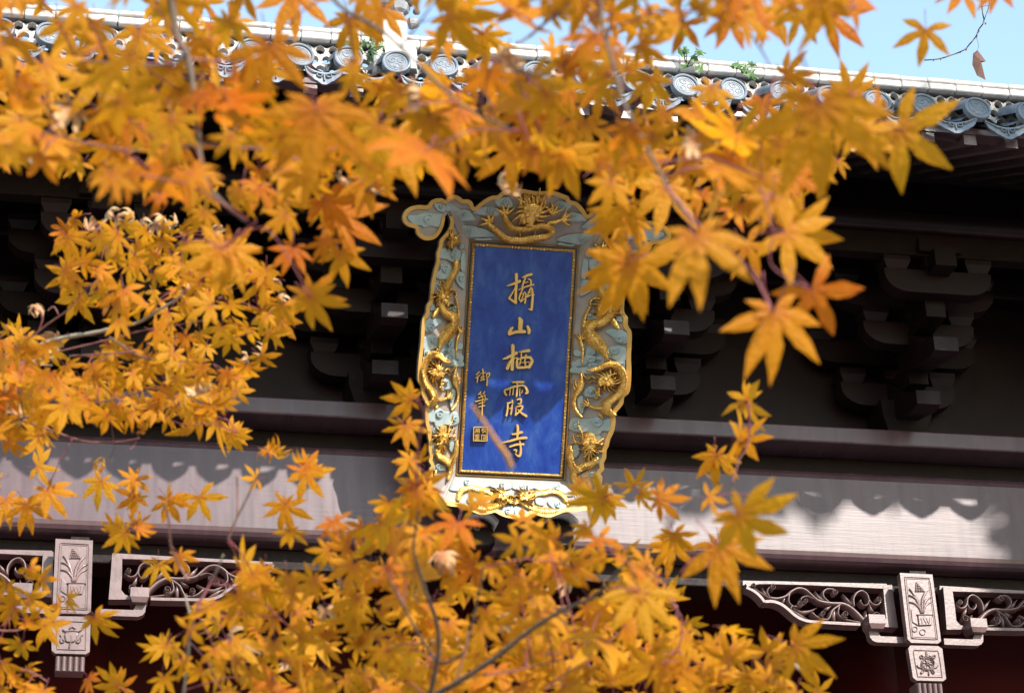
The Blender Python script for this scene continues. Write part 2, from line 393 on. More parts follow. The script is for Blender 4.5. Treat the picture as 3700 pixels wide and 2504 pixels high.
for sx in SETS:
    if first is None:
        mb = MB(); taper_block(mb, 0, 0.0, 8.269, 0.36, 0.30, 0.23)
        mb.box((-0.07, -0.42, 8.501), (0.07, 0.15, 8.66)); mb.box((-0.07, -0.85, 8.80), (0.07, 0.15, 8.92)); mb.box((-0.075, -1.12, 9.05), (0.075, 0.15, 9.18))
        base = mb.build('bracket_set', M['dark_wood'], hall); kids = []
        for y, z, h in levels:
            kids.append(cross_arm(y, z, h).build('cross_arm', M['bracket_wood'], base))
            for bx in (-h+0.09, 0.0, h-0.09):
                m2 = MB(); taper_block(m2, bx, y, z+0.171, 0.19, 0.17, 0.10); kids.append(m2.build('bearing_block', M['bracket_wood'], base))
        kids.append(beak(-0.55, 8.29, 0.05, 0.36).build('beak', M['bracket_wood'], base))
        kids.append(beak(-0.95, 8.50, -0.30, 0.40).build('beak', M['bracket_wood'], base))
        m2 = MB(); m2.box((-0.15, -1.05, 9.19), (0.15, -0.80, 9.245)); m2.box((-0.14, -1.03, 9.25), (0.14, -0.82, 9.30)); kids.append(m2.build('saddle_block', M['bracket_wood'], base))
        first = base; first.location = (sx, 0, 0)
        for k in kids: k.matrix_parent_inverse = Matrix()
        first.matrix_parent_inverse = wmat(hall).inverted()
    else:
        o = first.copy(); o.location = (sx, 0, 0); COL.objects.link(o); o.parent = hall; o.matrix_parent_inverse = wmat(hall).inverted()
        for k in kids:
            c = k.copy(); COL.objects.link(c); c.parent = o; c.matrix_parent_inverse = Matrix()

# ---- carved brackets under the beam, traced on the right-hand one and mirrored about the posts
def Q(zx, zy): return at_y(2680 + zx*0.24957, 2060 + zy*0.24963, 0.02)
OX = POSTS[1]
def q2(zx, zy):
    p = Q(zx, zy); return (p.x - OX, p.z)
QS = (q2(1000, 400)[0] - q2(900, 400)[0])/100          # metres per traced unit
def qs(pts, w=None): return [(*q2(p[0], p[1]), (p[2] if len(p) > 2 else w)*QS) for p in pts]
vines = [
 ([(1790,720,62),(1700,620,60),(1600,530,56),(1480,470,54),(1350,465,50),(1220,450,48),(1110,420,44),(1020,340,40),(930,265,40),(830,245,42),(740,285,44),(680,340,42),(600,380,40),(500,395,44),(420,380,40)], None),
 ([(1640,500),(1630,400),(1680,310),(1760,285),(1830,340),(1855,410),(1900,470),(1970,490),(2020,450)], 32),
 ([(1855,420),(1835,480),(1780,495),(1735,450),(1730,425)], 24),
 ([(1275,445),(1205,380),(1190,310),(1240,260),(1330,262),(1385,300)], 32),
 ([(700,340),(690,430),(740,500),(830,515)], 30), ([(870,420),(880,385),(960,362),(1050,400)], 24),
 ([(1430,490),(1330,560),(1290,650),(1250,700),(1130,680),(1030,600)], 34),
 ([(1420,520),(1410,620),(1480,690),(1600,720),(1730,742)], 28),
 ([(420,380),(380,300),(410,235),(455,220)], 26), ([(410,390),(300,325),(190,250)], 26), ([(1900,725),(1880,660),(1930,620)], 24), ([(740,500),(720,560),(790,600)], 24)]
leaves = [([(740,510,20),(880,575,50),(1000,565,40),(1105,520,8)]), ([(740,550,16),(860,620,52),(985,695,8)]), ([(1365,540,20),(1360,620,62),(1372,722,24)]),
 ([(1240,430,16),(1150,370,50),(1075,285,8)]), ([(1630,490,16),(1560,410,48),(1480,325,8)]), ([(1860,460,16),(1900,540,46),(1945,595,8)]), ([(1810,715,30),(1825,640,46),(1812,568,8)]),
 ([(415,375,16),(350,300,40),(310,225,8)]), ([(1320,490,12),(1260,525,44),(1208,552,10)]), ([(655,345,14),(630,410,46),(600,470,10)]), ([(1030,600,8),(1080,650,36),(1170,690,14)]), ([(1730,742,8),(1640,722,26),(1540,700,8)])]
curls = [(1980,415,40,0.4,1), (1355,318,44,3.6,-1), (845,480,44,0.5,1), (920,443,38,2.8,-1), (1175,632,42,1.6,1), (1500,640,56,1.2,1), (455,245,46,4.6,-1), (160,220,36,1.0,-1), (1950,660,56,3.2,1)]
rail_arc = [(1720,778),(1560,772),(1380,762),(1200,752),(1000,738),(900,715),(800,668),(700,585),(610,510),(520,465),(430,445),(335,450)]
rail_tip = [(335,455),(290,395),(220,325),(140,275),(70,245)]
def carved_bracket(side, ox):
    """side = +1 as traced (left of its post), -1 mirrored"""
    def sf(y0, ysign=-1):
        return lambda u, v, h: (ox + side*u, y0 - h, v)
    fr = MB(); s = sf(0.12)
    stroke(fr, qs([(70,215,60),(250,175,50),(600,180,50),(1000,192,48),(1500,215,46),(2060,242,50)]), s, 0, 0.10, FLAT, 2, caps=False)
    stroke(fr, qs(rail_arc, 46), s, 0, 0.10, FLAT, 2, caps=False)
    stroke(fr, qs(rail_tip, 44), s, 0, 0.099, FLAT, 2, caps=False)
    a = [q2(*p) for p in ((2045,222),(2172,210),(2200,420),(2262,832),(1990,812),(1985,770),(2050,750),(2092,690),(2070,520))]
    fr.prism([s(u, v, 0.104) for u, v in a], [s(u, v, 0.0) for u, v in a])
    b = [q2(*p) for p in ((60,95),(2150,140),(2165,208),(2030,208),(1000,166),(60,160))]
    fr.prism([s(u, v, 0.03) for u, v in b], [s(u, v, -0.04) for u, v in b])
    o = fr.build('carved_bracket', M['carved'], hall)
    vb = MB(); s = sf(0.10)
    for p, w in vines: stroke(vb, [(q[0], q[1], q[2]*1.3) for q in qs(p, w)], s, 0, 0.075, ROUND, 3)
    vb.build('scroll_vine', M['carved'], o)
    for p in leaves:
        lb = MB(); stroke(lb, [(q[0], q[1], q[2]*1.25) for q in qs(p)], sf(0.09), 0, 0.05, RIDGE, 3, caps=False); lb.build('carved_leaf', M['carved'], o)
    for cx, cy, r, a0, sg in curls:
        r *= 1.15
        cb = MB(); ss = sf(0.085)
        blob(cb, [(q2(cx + r*0.62*math.cos(t), cy + r*0.62*math.sin(t))) for t in [k*math.pi/5 for k in range(10)]], ss, 0, 0.055, 0.3, 1)
        stroke(cb, [(*q2(x, y), w*QS) for x, y, w in spiral(cx, cy, r*0.86, 1.5, a0, 18, sg)], ss, 0.02, 0.082, ROUND, 1)
        cb.build('vine_curl', M['carved'], o)
    # block and arm under the bracket
    bb = MB()
    bl = [q2(*p) for p in ((1752,720),(1988,726),(2000,862),(1760,850))]
    lo = [q2(*p) for p in ((1785,905),(1965,915))]
    x0, x1 = bl[0][0], bl[1][0]; zt, zm = bl[0][1], bl[2][1]+0.004; zb = zm-0.032; i = 0.014
    vs = []
    for z, k in ((zb, i), (zm, 0), (zt, 0)):
        vs += [(ox+side*(x0+k), 0.0-0.10+k, z), (ox+side*(x1-k), 0.0-0.10+k, z), (ox+side*(x1-k), 0.05-k, z), (ox+side*(x0+k), 0.05-k, z)]
    bb.add(vs, [(3,2,1,0), (8,9,10,11)] + [(r+j, r+(j+1)%4, r+4+(j+1)%4, r+4+j) for r in (0,4) for j in range(4)])
    bb.build('support_block', M['carved'], o)
    ab = MB(); xl, xr = x0+0.012, x0+0.078; zt2 = zb-0.001; zin = zt2-0.036; zlow = zt2-0.079
    pr = [(xl, zt2), (xr-0.004, zt2), (xr+0.012, zin), (-0.12, zin), (-0.12, zlow), (xl+0.05, zlow), (xl+0.022, zlow+0.010), (xl+0.005, zlow+0.032)]
    ab.prism([(ox+side*u, -0.04, z) for u, z in pr], [(ox+side*u, 0.03, z) for u, z in pr])
    ab.build('support_arm', M['carved'], o)
for ox in POSTS:
    for side in (1, -1): carved_bracket(side, ox)

# ---- pendant posts with carved panels
def pz(zx, zy): return at_y(3220 + zx*0.28219, 2060 + zy*0.28224, -0.13)
PC = pz(375, 500).x
def p2(zx, zy):
    p = pz(zx, zy); return (p.x - OX, p.z)
PS = (p2(500, 500)[0] - p2(400, 500)[0])/100
def ps(pts, w=None): return [(*p2(p[0], p[1]), (p[2] if len(p) > 2 else w)*PS) for p in pts]
def post(ox, emblem):
    s0 = lambda u, v, h: (ox + u, -0.13 - h, v)
    pb = MB()
    def slab(outl, d0, d1):
        loop = [p2(*q) for q in outl]
        c = (sum(q[0] for q in loop)/len(loop), sum(q[1] for q in loop)/len(loop))
        pb.prism([(ox+u, -0.13, v) for u, v in loop], [(ox+u, d1, v) for u, v in loop])
    slab([(112,32),(528,52),(640,905),(600,935),(258,925),(212,880)], 0, -0.07)
    slab([(245,960),(602,966),(655,1003),(704,1388),(664,1416),(325,1406),(280,1370),(220,998)], 0, -0.075)
    fa, fb_ = p2(330, 1438), p2(668, 1445); zlow = 6.37
    pb.box((ox+fa[0]+0.006, -0.094, zlow+0.01), (ox+fb_[0]-0.006, 0.03, fa[1]+0.012))
    o = pb.build('pendant_post', M['carved'], hall)
    cb_ = MB(); cb_.box((ox-0.080, -0.068, 6.40), (ox+0.035, 0.12, 7.27)); cb_.build('post_core', M['dark_wood'], o)
    # inner borders
    bd = MB()
    stroke(bd, ps([(178,90),(200,86),(320,92),(470,100),(485,108),(497,140),(545,500),(592,855),(584,872),(560,884),(300,872),(270,862),(255,840),(212,480),(172,120),(178,90)], 13), s0, -0.004, 0.007, ROUND, 2, caps=False)
    stroke(bd, ps([(198,108),(320,112),(462,120),(478,145),(525,500),(570,850),(555,862),(300,852),(275,838),(232,480),(194,120),(198,108)], 8), s0, -0.004, 0.004, ROUND, 2, caps=False)
    stroke(bd, ps([(300,1022),(560,1030),(605,1060),(648,1335),(625,1365),(370,1358),(335,1330),(285,1045),(300,1022)], 13), s0, -0.004, 0.007, ROUND, 2, caps=False)
    bd.build('panel_border', M['carved'], o)
    ob = MB()
    for r in range(6):
        for k in range(r+1):
            cx, cy = 322 + r*9 + (k - r/2)*21, 160 + r*21
            blob(ob, [p2(cx+11*math.cos(t), cy+11*math.sin(t)) for t in [j*math.pi/3 for j in range(6)]], s0, -0.004, 0.011, 0.5, 1)
    ob.build('carved_blossom', M['carved'], o)
    for p in ([(385,545,40),(345,420,44),(290,310,40),(228,240,6)], [(400,545,40),(395,400,42),(430,300,36),(482,252,6)], [(375,480,30),(310,360,36),(222,320,6)], [(410,480,34),(440,390,38),(515,345,6)],
              [(375,510,30),(310,430,36),(228,408,6)], [(410,545,30),(440,450,34),(520,405,6)]):
        lb = MB(); stroke(lb, ps(p), s0, -0.004, 0.014, RIDGE, 3); lb.build('carved_leaf', M['carved'], o)
    ub = MB()
    blob(ub, [p2(*q) for q in ((335,580),(522,580),(512,702),(352,712))], s0, -0.004, 0.012, 0.1, 1)
    blob(ub, [p2(*q) for q in ((250,505),(325,570),(342,712),(268,665))], s0, -0.004, 0.008, 0.12, 1)
    stroke(ub, ps([(322,575),(425,572),(528,575)], 18), s0, 0, 0.018, ROUND, 2)
    for p in ([(370,610),(390,690)], [(400,615),(440,690)], [(440,620),(470,690)], [(485,610),(480,680)]): stroke(ub, ps(p, 9), s0, 0.008, 0.017, ROUND, 2)
    for cx, cy, r in ((300,755,34),(400,792,38)): stroke(ub, ps([(cx+r*math.cos(t), cy+r*math.sin(t)) for t in [k*math.pi/4 for k in range(9)]], 10), s0, -0.004, 0.008, ROUND, 1)
    ub.build('carved_pot', M['carved'], o)
    eb = MB()
    if emblem == 'wheel':
        ring = lambda r, w, h: stroke(eb, ps([(465+r*math.cos(t)*0.98, 1197+r*math.sin(t)) for t in [k*math.pi/9 for k in range(19)]], w), s0, -0.004, h, ROUND, 1, caps=False)
        ring(84, 16, 0.015); ring(66, 9, 0.010); ring(14, 14, 0.013)
        for k in range(8):
            a = k*math.pi/4+0.2; stroke(eb, ps([(465+16*math.cos(a), 1197+16*math.sin(a)), (465+62*math.cos(a), 1197+62*math.sin(a))], 8), s0, -0.004, 0.010, ROUND, 2)
        for sg in (-1, 1):
            X = lambda v: 465+sg*v
            stroke(eb, ps([(X(20),1095),(X(50),1110),(X(85),1130),(X(100),1100),(X(80),1085),(X(60),1105)], 14), s0, -0.004, 0.012, ROUND, 2)
            stroke(eb, ps([(X(85),1230),(X(60),1265),(X(90),1310),(X(70),1320),(X(45),1285),(X(75),1255),(X(120),1240),(X(135),1215)], 14), s0, -0.004, 0.012, ROUND, 2)
        stroke(eb, ps([(450,1045,26),(452,1080,34),(458,1105,20)]), s0, -0.004, 0.012, ROUND, 2); stroke(eb, ps([(478,1290,20),(482,1335,30)]), s0, -0.004, 0.012, ROUND, 2)
    else:
        blob(eb, [p2(*q) for q in ((400,1160),(540,1160),(535,1230),(510,1275),(430,1275),(405,1230))], s0, -0.004, 0.012, 0.2, 2)
        stroke(eb, ps([(365,1125,14),(400,1150,20),(470,1140,26),(540,1150,20),(575,1125,14)]), s0, -0.004, 0.015, ROUND, 2)
        stroke(eb, ps([(440,1110,24),(465,1085,34),(495,1110,24)]), s0, -0.004, 0.012, ROUND, 2)
        for sg in (-1, 1):
            X = lambda v: 470+sg*v
            stroke(eb, ps([(X(125),1190),(X(105),1210),(X(115),1250),(X(95),1285),(X(65),1270),(X(85),1240)], 15), s0, -0.004, 0.012, ROUND, 2)
        stroke(eb, ps([(468,1200,16),(480,1240,20),(474,1290,18),(472,1345,14)]), s0, 0.006, 0.017, ROUND, 2)
    eb.build('carved_emblem', M['carved'], o)
    n = 5; w = (fb_[0]-fa[0])/n
    for k in range(n):
        fb = MB(); xc = ox + fa[0] + w*(k+0.5); r = w*0.44
        pr = [(xc-r, -0.085)] + [(xc+r*math.cos(t), -0.095+0.035*-math.sin(t)) for t in [math.pi - j*math.pi/8 for j in range(9)]] + [(xc+r, -0.085)]
        fb.prism([(x, y, zlow) for x, y in pr], [(x, y, fa[1]) for x, y in pr]); fb.build('flute', M['carved'], o)
post(POSTS[0], 'urn'); post(POSTS[1], 'wheel')

# ---- eave: boards, rafters, tiles
SL = 0.5                                                       # roof slope
ZE = 9.50                                                      # top of the eave board at its front edge
def roof_z(y, z0=ZE): return z0 + (y + 2.18)*SL
mb = MB()
y0, y1 = -2.18, 0.42
mb.prism([(X0, y0, roof_z(y0)-0.02), (X0, y0, roof_z(y0)), (X0, y1, roof_z(y1)), (X0, y1, roof_z(y1)-0.06)], [(X1, y0, roof_z(y0)-0.02), (X1, y0, roof_z(y0)), (X1, y1, roof_z(y1)), (X1, y1, roof_z(y1)-0.06)])
mb.prism([(X0, y1, roof_z(y1)-0.06), (X0, y1, roof_z(y1)), (X0, 4.4, 8.9), (X0, 4.4, 8.8)], [(X1, y1, roof_z(y1)-0.06), (X1, y1, roof_z(y1)), (X1, 4.4, 8.9), (X1, 4.4, 8.8)])
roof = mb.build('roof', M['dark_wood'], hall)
mb = MB(); mb.box((X0, -2.16, 9.432), (X1, -2.06, 9.478)); mb.build('eave_board', M['lacquer'], roof)
rf = None; x = 5.493 - 0.281*32
while x < X1:
    if rf is None:
        mb = MB(); L = 2.5; d = 0.085
        mb.prism([(-d/2, -2.15, roof_z(-2.15)-0.155), (d/2, -2.15, roof_z(-2.15)-0.155), (d/2, -2.15, roof_z(-2.15)-0.069), (-d/2, -2.15, roof_z(-2.15)-0.069)],
                 [(-d/2, 0.4, roof_z(0.4)-0.155), (d/2, 0.4, roof_z(0.4)-0.155), (d/2, 0.4, roof_z(0.4)-0.069), (-d/2, 0.4, roof_z(0.4)-0.069)])
        rf = mb.build('rafter', M['carved'], roof); rf.location.x = x; rf.matrix_parent_inverse = wmat(roof).inverted()
    else: inst(rf, roof, (x, 0, 0))
    x += 0.281
xs = [1.191 - 0.295*k for k in range(16, 0, -1)] + [1.191 + 0.2925*k for k in range(7)]
while xs[-1] < 5.3: xs.append(xs[-1] + 0.314)
while xs[-1] < X1: xs.append(xs[-1] + 0.355)
ZD = 9.575; R = 0.088
# round end disc with a raised rim and a cloud scroll
dm = MB(); n = 28
prof = [(0.0, 0.0), (0.070, 0.0), (0.073, 0.010), (0.080, 0.013), (0.087, 0.010), (0.089, 0.0), (0.089, -0.03)]
vs = [(0, 0, 0)]
for r, h in prof[1:]:
    vs += [(r*math.cos(2*math.pi*j/n), -h, r*math.sin(2*math.pi*j/n)) for j in range(n)]
fs = [(0, 1+(j+1) % n, 1+j) for j in range(n)]
for k in range(len(prof)-2):
    for j in range(n): fs.append((1+k*n+j, 1+k*n+(j+1) % n, 1+(k+1)*n+(j+1) % n, 1+(k+1)*n+j))
dm.add(vs, fs, 0, False)
sd = lambda u, v, h: (u, -h, v)
for a0 in (0, 2.1, 4.2): stroke(dm, spiral(0.03*math.cos(a0), 0.03*math.sin(a0), 0.030, 1.2, a0, 0.008, 1), sd, -0.002, 0.0035, ROUND, 1)
stroke(dm, [(0.058*math.cos(t), 0.058*math.sin(t), 0.006) for t in [k*math.pi/10 for k in range(21)]], sd, -0.002, 0.0035, ROUND, 1, caps=False)
stroke(dm, [(0.046*math.cos(t), 0.046*math.sin(t), 0.005) for t in [k*math.pi/10 for k in range(21)]], sd, -0.002, 0.003, ROUND, 1, caps=False)
disc_me = dm.mesh('eave_disc_tile', M['grey_tile'])
# pointed drip tile, hanging between two discs
def drip_mesh(w):
    m = MB(); N = 16; top, bot = [], []
    for k in range(N+1):
        t = -1+2*k/N
        top.append((t*w/2, -0.035 - 0.052*(1-t*t) + 0.0))
        e = 1-abs(t); sc = 0.007*abs(math.sin(abs(t)*math.pi*3))
        bot.append((t*w/2*0.985, -0.062 - 0.118*e**0.55 - sc))
    front = [(x, -0.012-0.02*(1-(2*x/w)**2)*0.6, z) for x, z in top] + [(x, -0.03, z) for x, z in reversed(bot)]
    vs = [(x, -0.012, z) for x, z in top] + [(x, -0.03, z) for x, z in bot] + [(x, 0.004, z) for x, z in top] + [(x, -0.014, z) for x, z in bot]
    fs = []; q = N+1
    for k in range(N):
        fs += [(k, k+1, q+k+1, q+k), (2*q+k, 3*q+k, 3*q+k+1, 2*q+k+1), (k, 2*q+k, 2*q+k+1, k+1), (q+k, q+k+1, 3*q+k+1, 3*q+k)]
    fs += [(0, q, 3*q, 2*q), (N, 2*q+N, 3*q+N, q+N)]
    m.add(vs, fs)
    s = lambda u, v, h: (u, -0.016 - 0.12*max(0, -v-0.03)*0.8 - h, v)
    for sg in (-1, 1):
        stroke(m, [(sg*x, z, 0.009) for x, z in ((0.095, -0.078), (0.07, -0.10), (0.04, -0.098), (0.045, -0.12), (0.02, -0.13), (0.012, -0.11))], s, -0.004, 0.010, ROUND, 2)
        stroke(m, [(sg*u, v-0.012, 0.008) for u, v in ((w*0.44, -0.05), (w*0.3, -0.075), (w*0.12, -0.092), (0, -0.096))], s, -0.004, 0.007, ROUND, 2)
    stroke(m, [(0, -0.112, 0.016), (0, -0.15, 0.014)], s, -0.004, 0.010, ROUND, 2)
    return m.mesh('drip_tile', M['grey_tile'])
drip_cache = {}
# barrel tile running up the slope
bm_ = MB(); N = 10
ysl = [(-2.235, ZD-9.575), (-1.93, (-1.93+2.235)*SL)]
for rr, flip in ((R, 1),):
    vs = [(rr*math.cos(math.pi*j/N), y, z + rr*math.sin(math.pi*j/N)) for y, z in ysl for j in range(N+1)]
    bm_.add(vs, [(j, j+1, N+2+j, N+1+j) for j in range(N)], 0, True)
    for q in range(0):                                        # joints between the barrel lengths
        y = -2.235 + q*0.33; z = (y+2.235)*SL
        vs = [((rr+e)*math.cos(math.pi*j/N), y+dy, z+dy*SL + (rr+e)*math.sin(math.pi*j/N)) for dy, e in ((0, 0.0), (0.004, 0.006), (0.03, 0.006), (0.034, 0.0)) for j in range(N+1)]
        bm_.add(vs, [(k*(N+1)+j, k*(N+1)+j+1, (k+1)*(N+1)+j+1, (k+1)*(N+1)+j) for k in range(3) for j in range(N)], 0, False)
barrel_me = bm_.mesh('barrel_tile', M['grey_tile'])
def place(me, name, parent, loc, rot=(0, 0, 0)):
    o = bpy.data.objects.new(name, me); o.location = loc; o.rotation_euler = rot; link(o, parent); return o
for i, x in enumerate(xs):
    j = lambda s: RND.uniform(-s, s)
    place(disc_me, 'eave_disc_tile', roof, (x+j(0.004), -2.245+j(0.006), ZD+j(0.006)), (j(0.05)-0.17, j(0.5), j(0.05)))
    place(barrel_me, 'barrel_tile', roof, (x, 0.0, ZD))
    if i:
        w = xs[i]-xs[i-1]; key = round(w, 3)
        if key not in drip_cache: drip_cache[key] = drip_mesh(w-0.05)
        place(drip_cache[key], 'drip_tile', roof, ((x+xs[i-1])/2+j(0.004), -2.232+j(0.006), ZD-0.035+j(0.006)), (j(0.06), j(0.03), j(0.04)))
# pan tiles: one curved channel between each pair of barrels
for i in range(1, len(xs)):
    a, b = xs[i-1]+R*0.8, xs[i]-R*0.8; m = MB(); vs = []
    for y in (-2.22, -1.93):
        for k in range(5):
            t = k/4; vs.append((a+(b-a)*t, y, roof_z(y)+0.045-0.05*math.sin(math.pi*t)))
    m.add(vs, [(k, k+1, 6+k, 5+k) for k in range(4)], 0, True); m.build('pan_tile', M['grey_tile'], roof)

# ---- openwork ridge: pierced octagon tiles under two courses of coping
ridge = MB(); YR = -1.95
ridge.box((X0, YR+0.02, 9.602), (X1, YR+0.16, 9.632)); rdg = ridge.build('openwork_ridge', M['white_tile'], hall)
PX = 0.0795
lm = MB(); ri = 0.0290; dep = 0.048; NO = 24
def hexr(a):                                                    # radius of a pointy-top hexagon at angle a
    a = (a + math.pi/6) % (math.pi/3) - math.pi/6; return PX/2/math.cos(a)
def octr(a, r):
    a = a % (math.pi/4) - math.pi/8; return r/math.cos(a)*math.cos(math.pi/8)*1.04
vs = []
for y in (0.0, dep):
    for k in range(NO):
        a = 2*math.pi*k/NO; r = hexr(a)*0.999; vs.append((r*math.cos(a), y + (0.010 if y == 0 else 0), r*math.sin(a)))
    for k in range(NO):
        a = 2*math.pi*k/NO; r = octr(a, ri); vs.append((r*math.cos(a), y, r*math.sin(a)))
fs = []
for k in range(NO):
    j = (k+1) % NO
    fs += [(k, j, NO+j, NO+k), (2*NO+k, 3*NO+k, 3*NO+j, 2*NO+j), (NO+k, NO+j, 3*NO+j, 3*NO+k), (k, 2*NO+k, 2*NO+j, j)]
lm.add(vs, fs); lat_me = lm.mesh('lattice_tile', M['white_tile']); rest = MB()
for r in range(4):
    z = 9.8053 - r*PX*0.866
    x = X0 + 0.08 + (PX/2 if r % 2 else 0)
    while x < X1 - 0.1:
        if r < 3 and -0.35 < x < 7.0: place(lat_me, 'lattice_tile', rdg, (x, YR+RND.uniform(-0.002, 0.002), z))
        else: rest.add([(x+v[0], YR+v[1], z+v[2]) for v in vs], fs)
        x += PX
rest.build('lattice_screen', M['white_tile'], rdg, 'stuff', False)
mb = MB(); mb.box((4.3, YR+0.10, 9.635), (X1, YR+0.16, 9.8435)); mb.build('dark_backing', M['dark_wood'], rdg)  # added dark strip that blacks out the lattice holes toward the right
def cap_mesh(w, d0, d1, h, name):
    m = MB(); m.box((0.003, d0, 0), (w-0.003, d1, h), 0.006); return m.mesh(name, M['white_tile'])
cw = 0.186
lower = cap_mesh(cw, -0.047, 0.20, 0.048, 'coping_tile'); upper = cap_mesh(cw, -0.039, 0.17, 0.029, 'coping_tile')
mb = MB(); mb.box((X0, YR-0.004, 9.8513), (X1, YR+0.14, 9.8567)); mb.box((X0, YR-0.01, 9.9058), (X1, YR+0.13, 9.9206)); mb.build('coping_bed', M['beast'], rdg)
x = X0 + 0.1; k = 0
while x < X1:
    j = lambda s: RND.uniform(-s, s)
    place(lower, 'coping_tile', rdg, (x, YR+j(0.004), 9.8576+j(0.001)), (0, j(0.004), j(0.008)))
    place(upper, 'coping_tile', rdg, (x, YR+j(0.004), 9.9216+j(0.001)), (0, 0, j(0.006)))
    x += cw; k += 1
# white plaster rib running down to the eave, with a stone beast on the ridge
rb = MB(); rx = 2.12
rb.prism([(rx-0.10, -2.15, 9.60), (rx+0.09, -2.15, 9.60), (rx+0.09, -2.15, 9.745), (rx+0.03, -2.15, 9.79), (rx-0.10, -2.15, 9.755)], [(rx-0.06, -1.96, 9.68), (rx+0.13, -1.96, 9.68), (rx+0.13, -1.96, 9.85), (rx+0.07, -1.96, 9.89), (rx-0.06, -1.96, 9.86)])
rib = rb.build('plaster_rib', M['white_tile'], roof)
pb = MB(); pb.box((1.97, -2.03, 9.63), (2.18, -1.80, 10.03), 0.015); pb.build('ridge_pier', M['white_tile'], rdg)
be = MB()
for dx, dy, dz, r in ((0, 0, 0.08, 0.10), (0.05, -0.03, 0.19, 0.085), (0.12, -0.05, 0.26, 0.06), (0.17, -0.08, 0.235, 0.035), (-0.06, 0.0, 0.25, 0.06), (-0.10, 0.02, 0.34, 0.045), (0.07, -0.02, 0.33, 0.04), (-0.02, 0, 0.42, 0.04), (0.16, -0.04, 0.05, 0.05), (-0.14, 0.0, 0.12, 0.06), (0.19, -0.06, 0.15, 0.03)):
    vs, fs = [], []; U_, V_ = 9, 6
    for b in range(V_+1):
        for a in range(U_):
            th, ph = 2*math.pi*a/U_, math.pi*b/V_; rr = r*(1+0.18*math.sin(3*th+5*dz*9)*math.sin(ph))
            vs.append((2.10+0.8*(dx+rr*math.sin(ph)*math.cos(th)), -1.92+0.8*(dy+rr*math.sin(ph)*math.sin(th)), 10.02+0.8*(dz+rr*math.cos(ph))))
    for b in range(V_):
        for a in range(U_): fs.append((b*U_+a, b*U_+(a+1) % U_, (b+1)*U_+(a+1) % U_, (b+1)*U_+a))
    be.add(vs, fs, 0, False)
for a0, l in ((0.3, 0.2), (0.8, 0.26), (1.4, 0.24), (2.0, 0.2)):
    l *= 0.8; be.tube([(2.08, -1.92, 10.26), (2.08+l*0.5*math.cos(a0), -1.92, 10.26+l*0.6*math.sin(a0)), (2.08+l*math.cos(a0+0.4), -1.94, 10.26+l*math.sin(a0+0.4))], [0.035, 0.028, 0.008], 6)
be.build('ridge_beast', M['beast'], rdg)
# ------------------------------------------------------------------ the name plaque
# a board leaning out from the beam, its border flaring forward; traced in plaque coordinates (u across, v up, h out)
PB, PT = at_y(1853, 1726, -0.30), at_y(1885.5, 880, -0.98)
PB.x = PT.x = (PB.x + PT.x)/2
PVX = (PT - PB).normalized(); PH = (PT - PB).length
PUX = Vector((1, 0, 0)); PN = PVX.cross(PUX) * -1
if PN.y > 0: PN = -PN
FL = 0.80
def to_uv(px, py):
    d = ray(px, py); h = 0.0
    for _ in range(30):
        o = PB + PN*h; t = (o - CAM).dot(PN)/d.dot(PN); q = CAM + d*t - o
        u, v = q.dot(PUX), q.dot(PVX); h = flare(u, v)
    return u, v
PA = 0.36
def flare(u, v): return FL*max(abs(u)-PA, -v, v-PH, 0.0)
PA = (to_uv(2066, 1310)[0] - to_uv(1671.5, 1296)[0])/2
def pw(u, v, h=0.0): return PB + PUX*u + PVX*v + PN*(flare(u, v)+h)
c3 = lambda x, y: to_uv(1440+x*0.20979, 670+y*0.20979)
c4 = lambda x, y: to_uv(1840+x*0.20979, 670+y*0.20979)
c5 = lambda x, y: to_uv(1480+x*0.24169, 940+y*0.24158)
c7 = lambda x, y: to_uv(2040+x*0.26692, 1080+y*0.26701)
c8 = lambda x, y: to_uv(2020+x*0.25431, 1480+y*0.25429)
cb = lambda x, y: to_uv(1560+x*0.31842, 1700+y*0.31847)
cp = lambda x, y: to_uv(1400+x*0.41319, 650+y*0.41322)
neg = lambda p: (-p[0], *p[1:])
UVP = abs(to_uv(1900, 1300)[0]-to_uv(1800, 1300)[0])/100          # metres per photograph pixel on the board

plaque = thing('name_plaque', PB, 'blue name plaque with gold characters and a carved dragon border hanging under the eave', 'plaque')
plaque.location = PB
arch = [c4(250,95), c4(150,66), c3(1800,108), c3(1745,140), c3(1700,180), c3(1600,188), c3(1500,235), c3(1400,305), c3(1325,372), c3(1288,368), c3(1262,300), c3(1200,252), c3(1100,248), c3(1060,215),
        c3(1000,182), c3(940,175), c3(850,205), c3(808,262)]
arch[0] = (0.0, arch[0][1])
wing = [c3(808,262), c3(740,232), c3(640,233), c3(550,275), c3(490,350), c3(350,345), c3(200,375), c3(100,450), c3(62,560), c3(90,650), c3(170,712), c3(285,748),
        c3(302,830), c3(380,910), c3(470,945), c3(580,935), c3(665,880), c3(735,775), c3(778,650), c3(792,548)]
col = [c3(868,548), c3(888,620), c3(872,720), c3(820,810), c3(740,900), c3(700,960), c3(688,1060), c3(650,1170), c3(650,1300), c3(600,1480), c5(350,210), c5(318,360), c5(300,590), c5(250,680), c5(238,790), c5(190,880),
        c5(172,1000), c5(158,1250)]
cr = [neg(p) for p in (c7(912,640), c7(905,1000), c7(880,1250), c7(800,1330), c7(775,1430), c8(790,60), c8(790,180), c8(765,310), c8(715,420), c8(690,520), c8(662,580), c8(655,690), c8(622,760), c8(628,850), c8(575,910), c8(600,1010))]
du = cr[0][0]-col[-1][0]
cr = [(p[0]-du*max(0.0, 1-k/4), p[1]) for k, p in enumerate(cr)][1:]
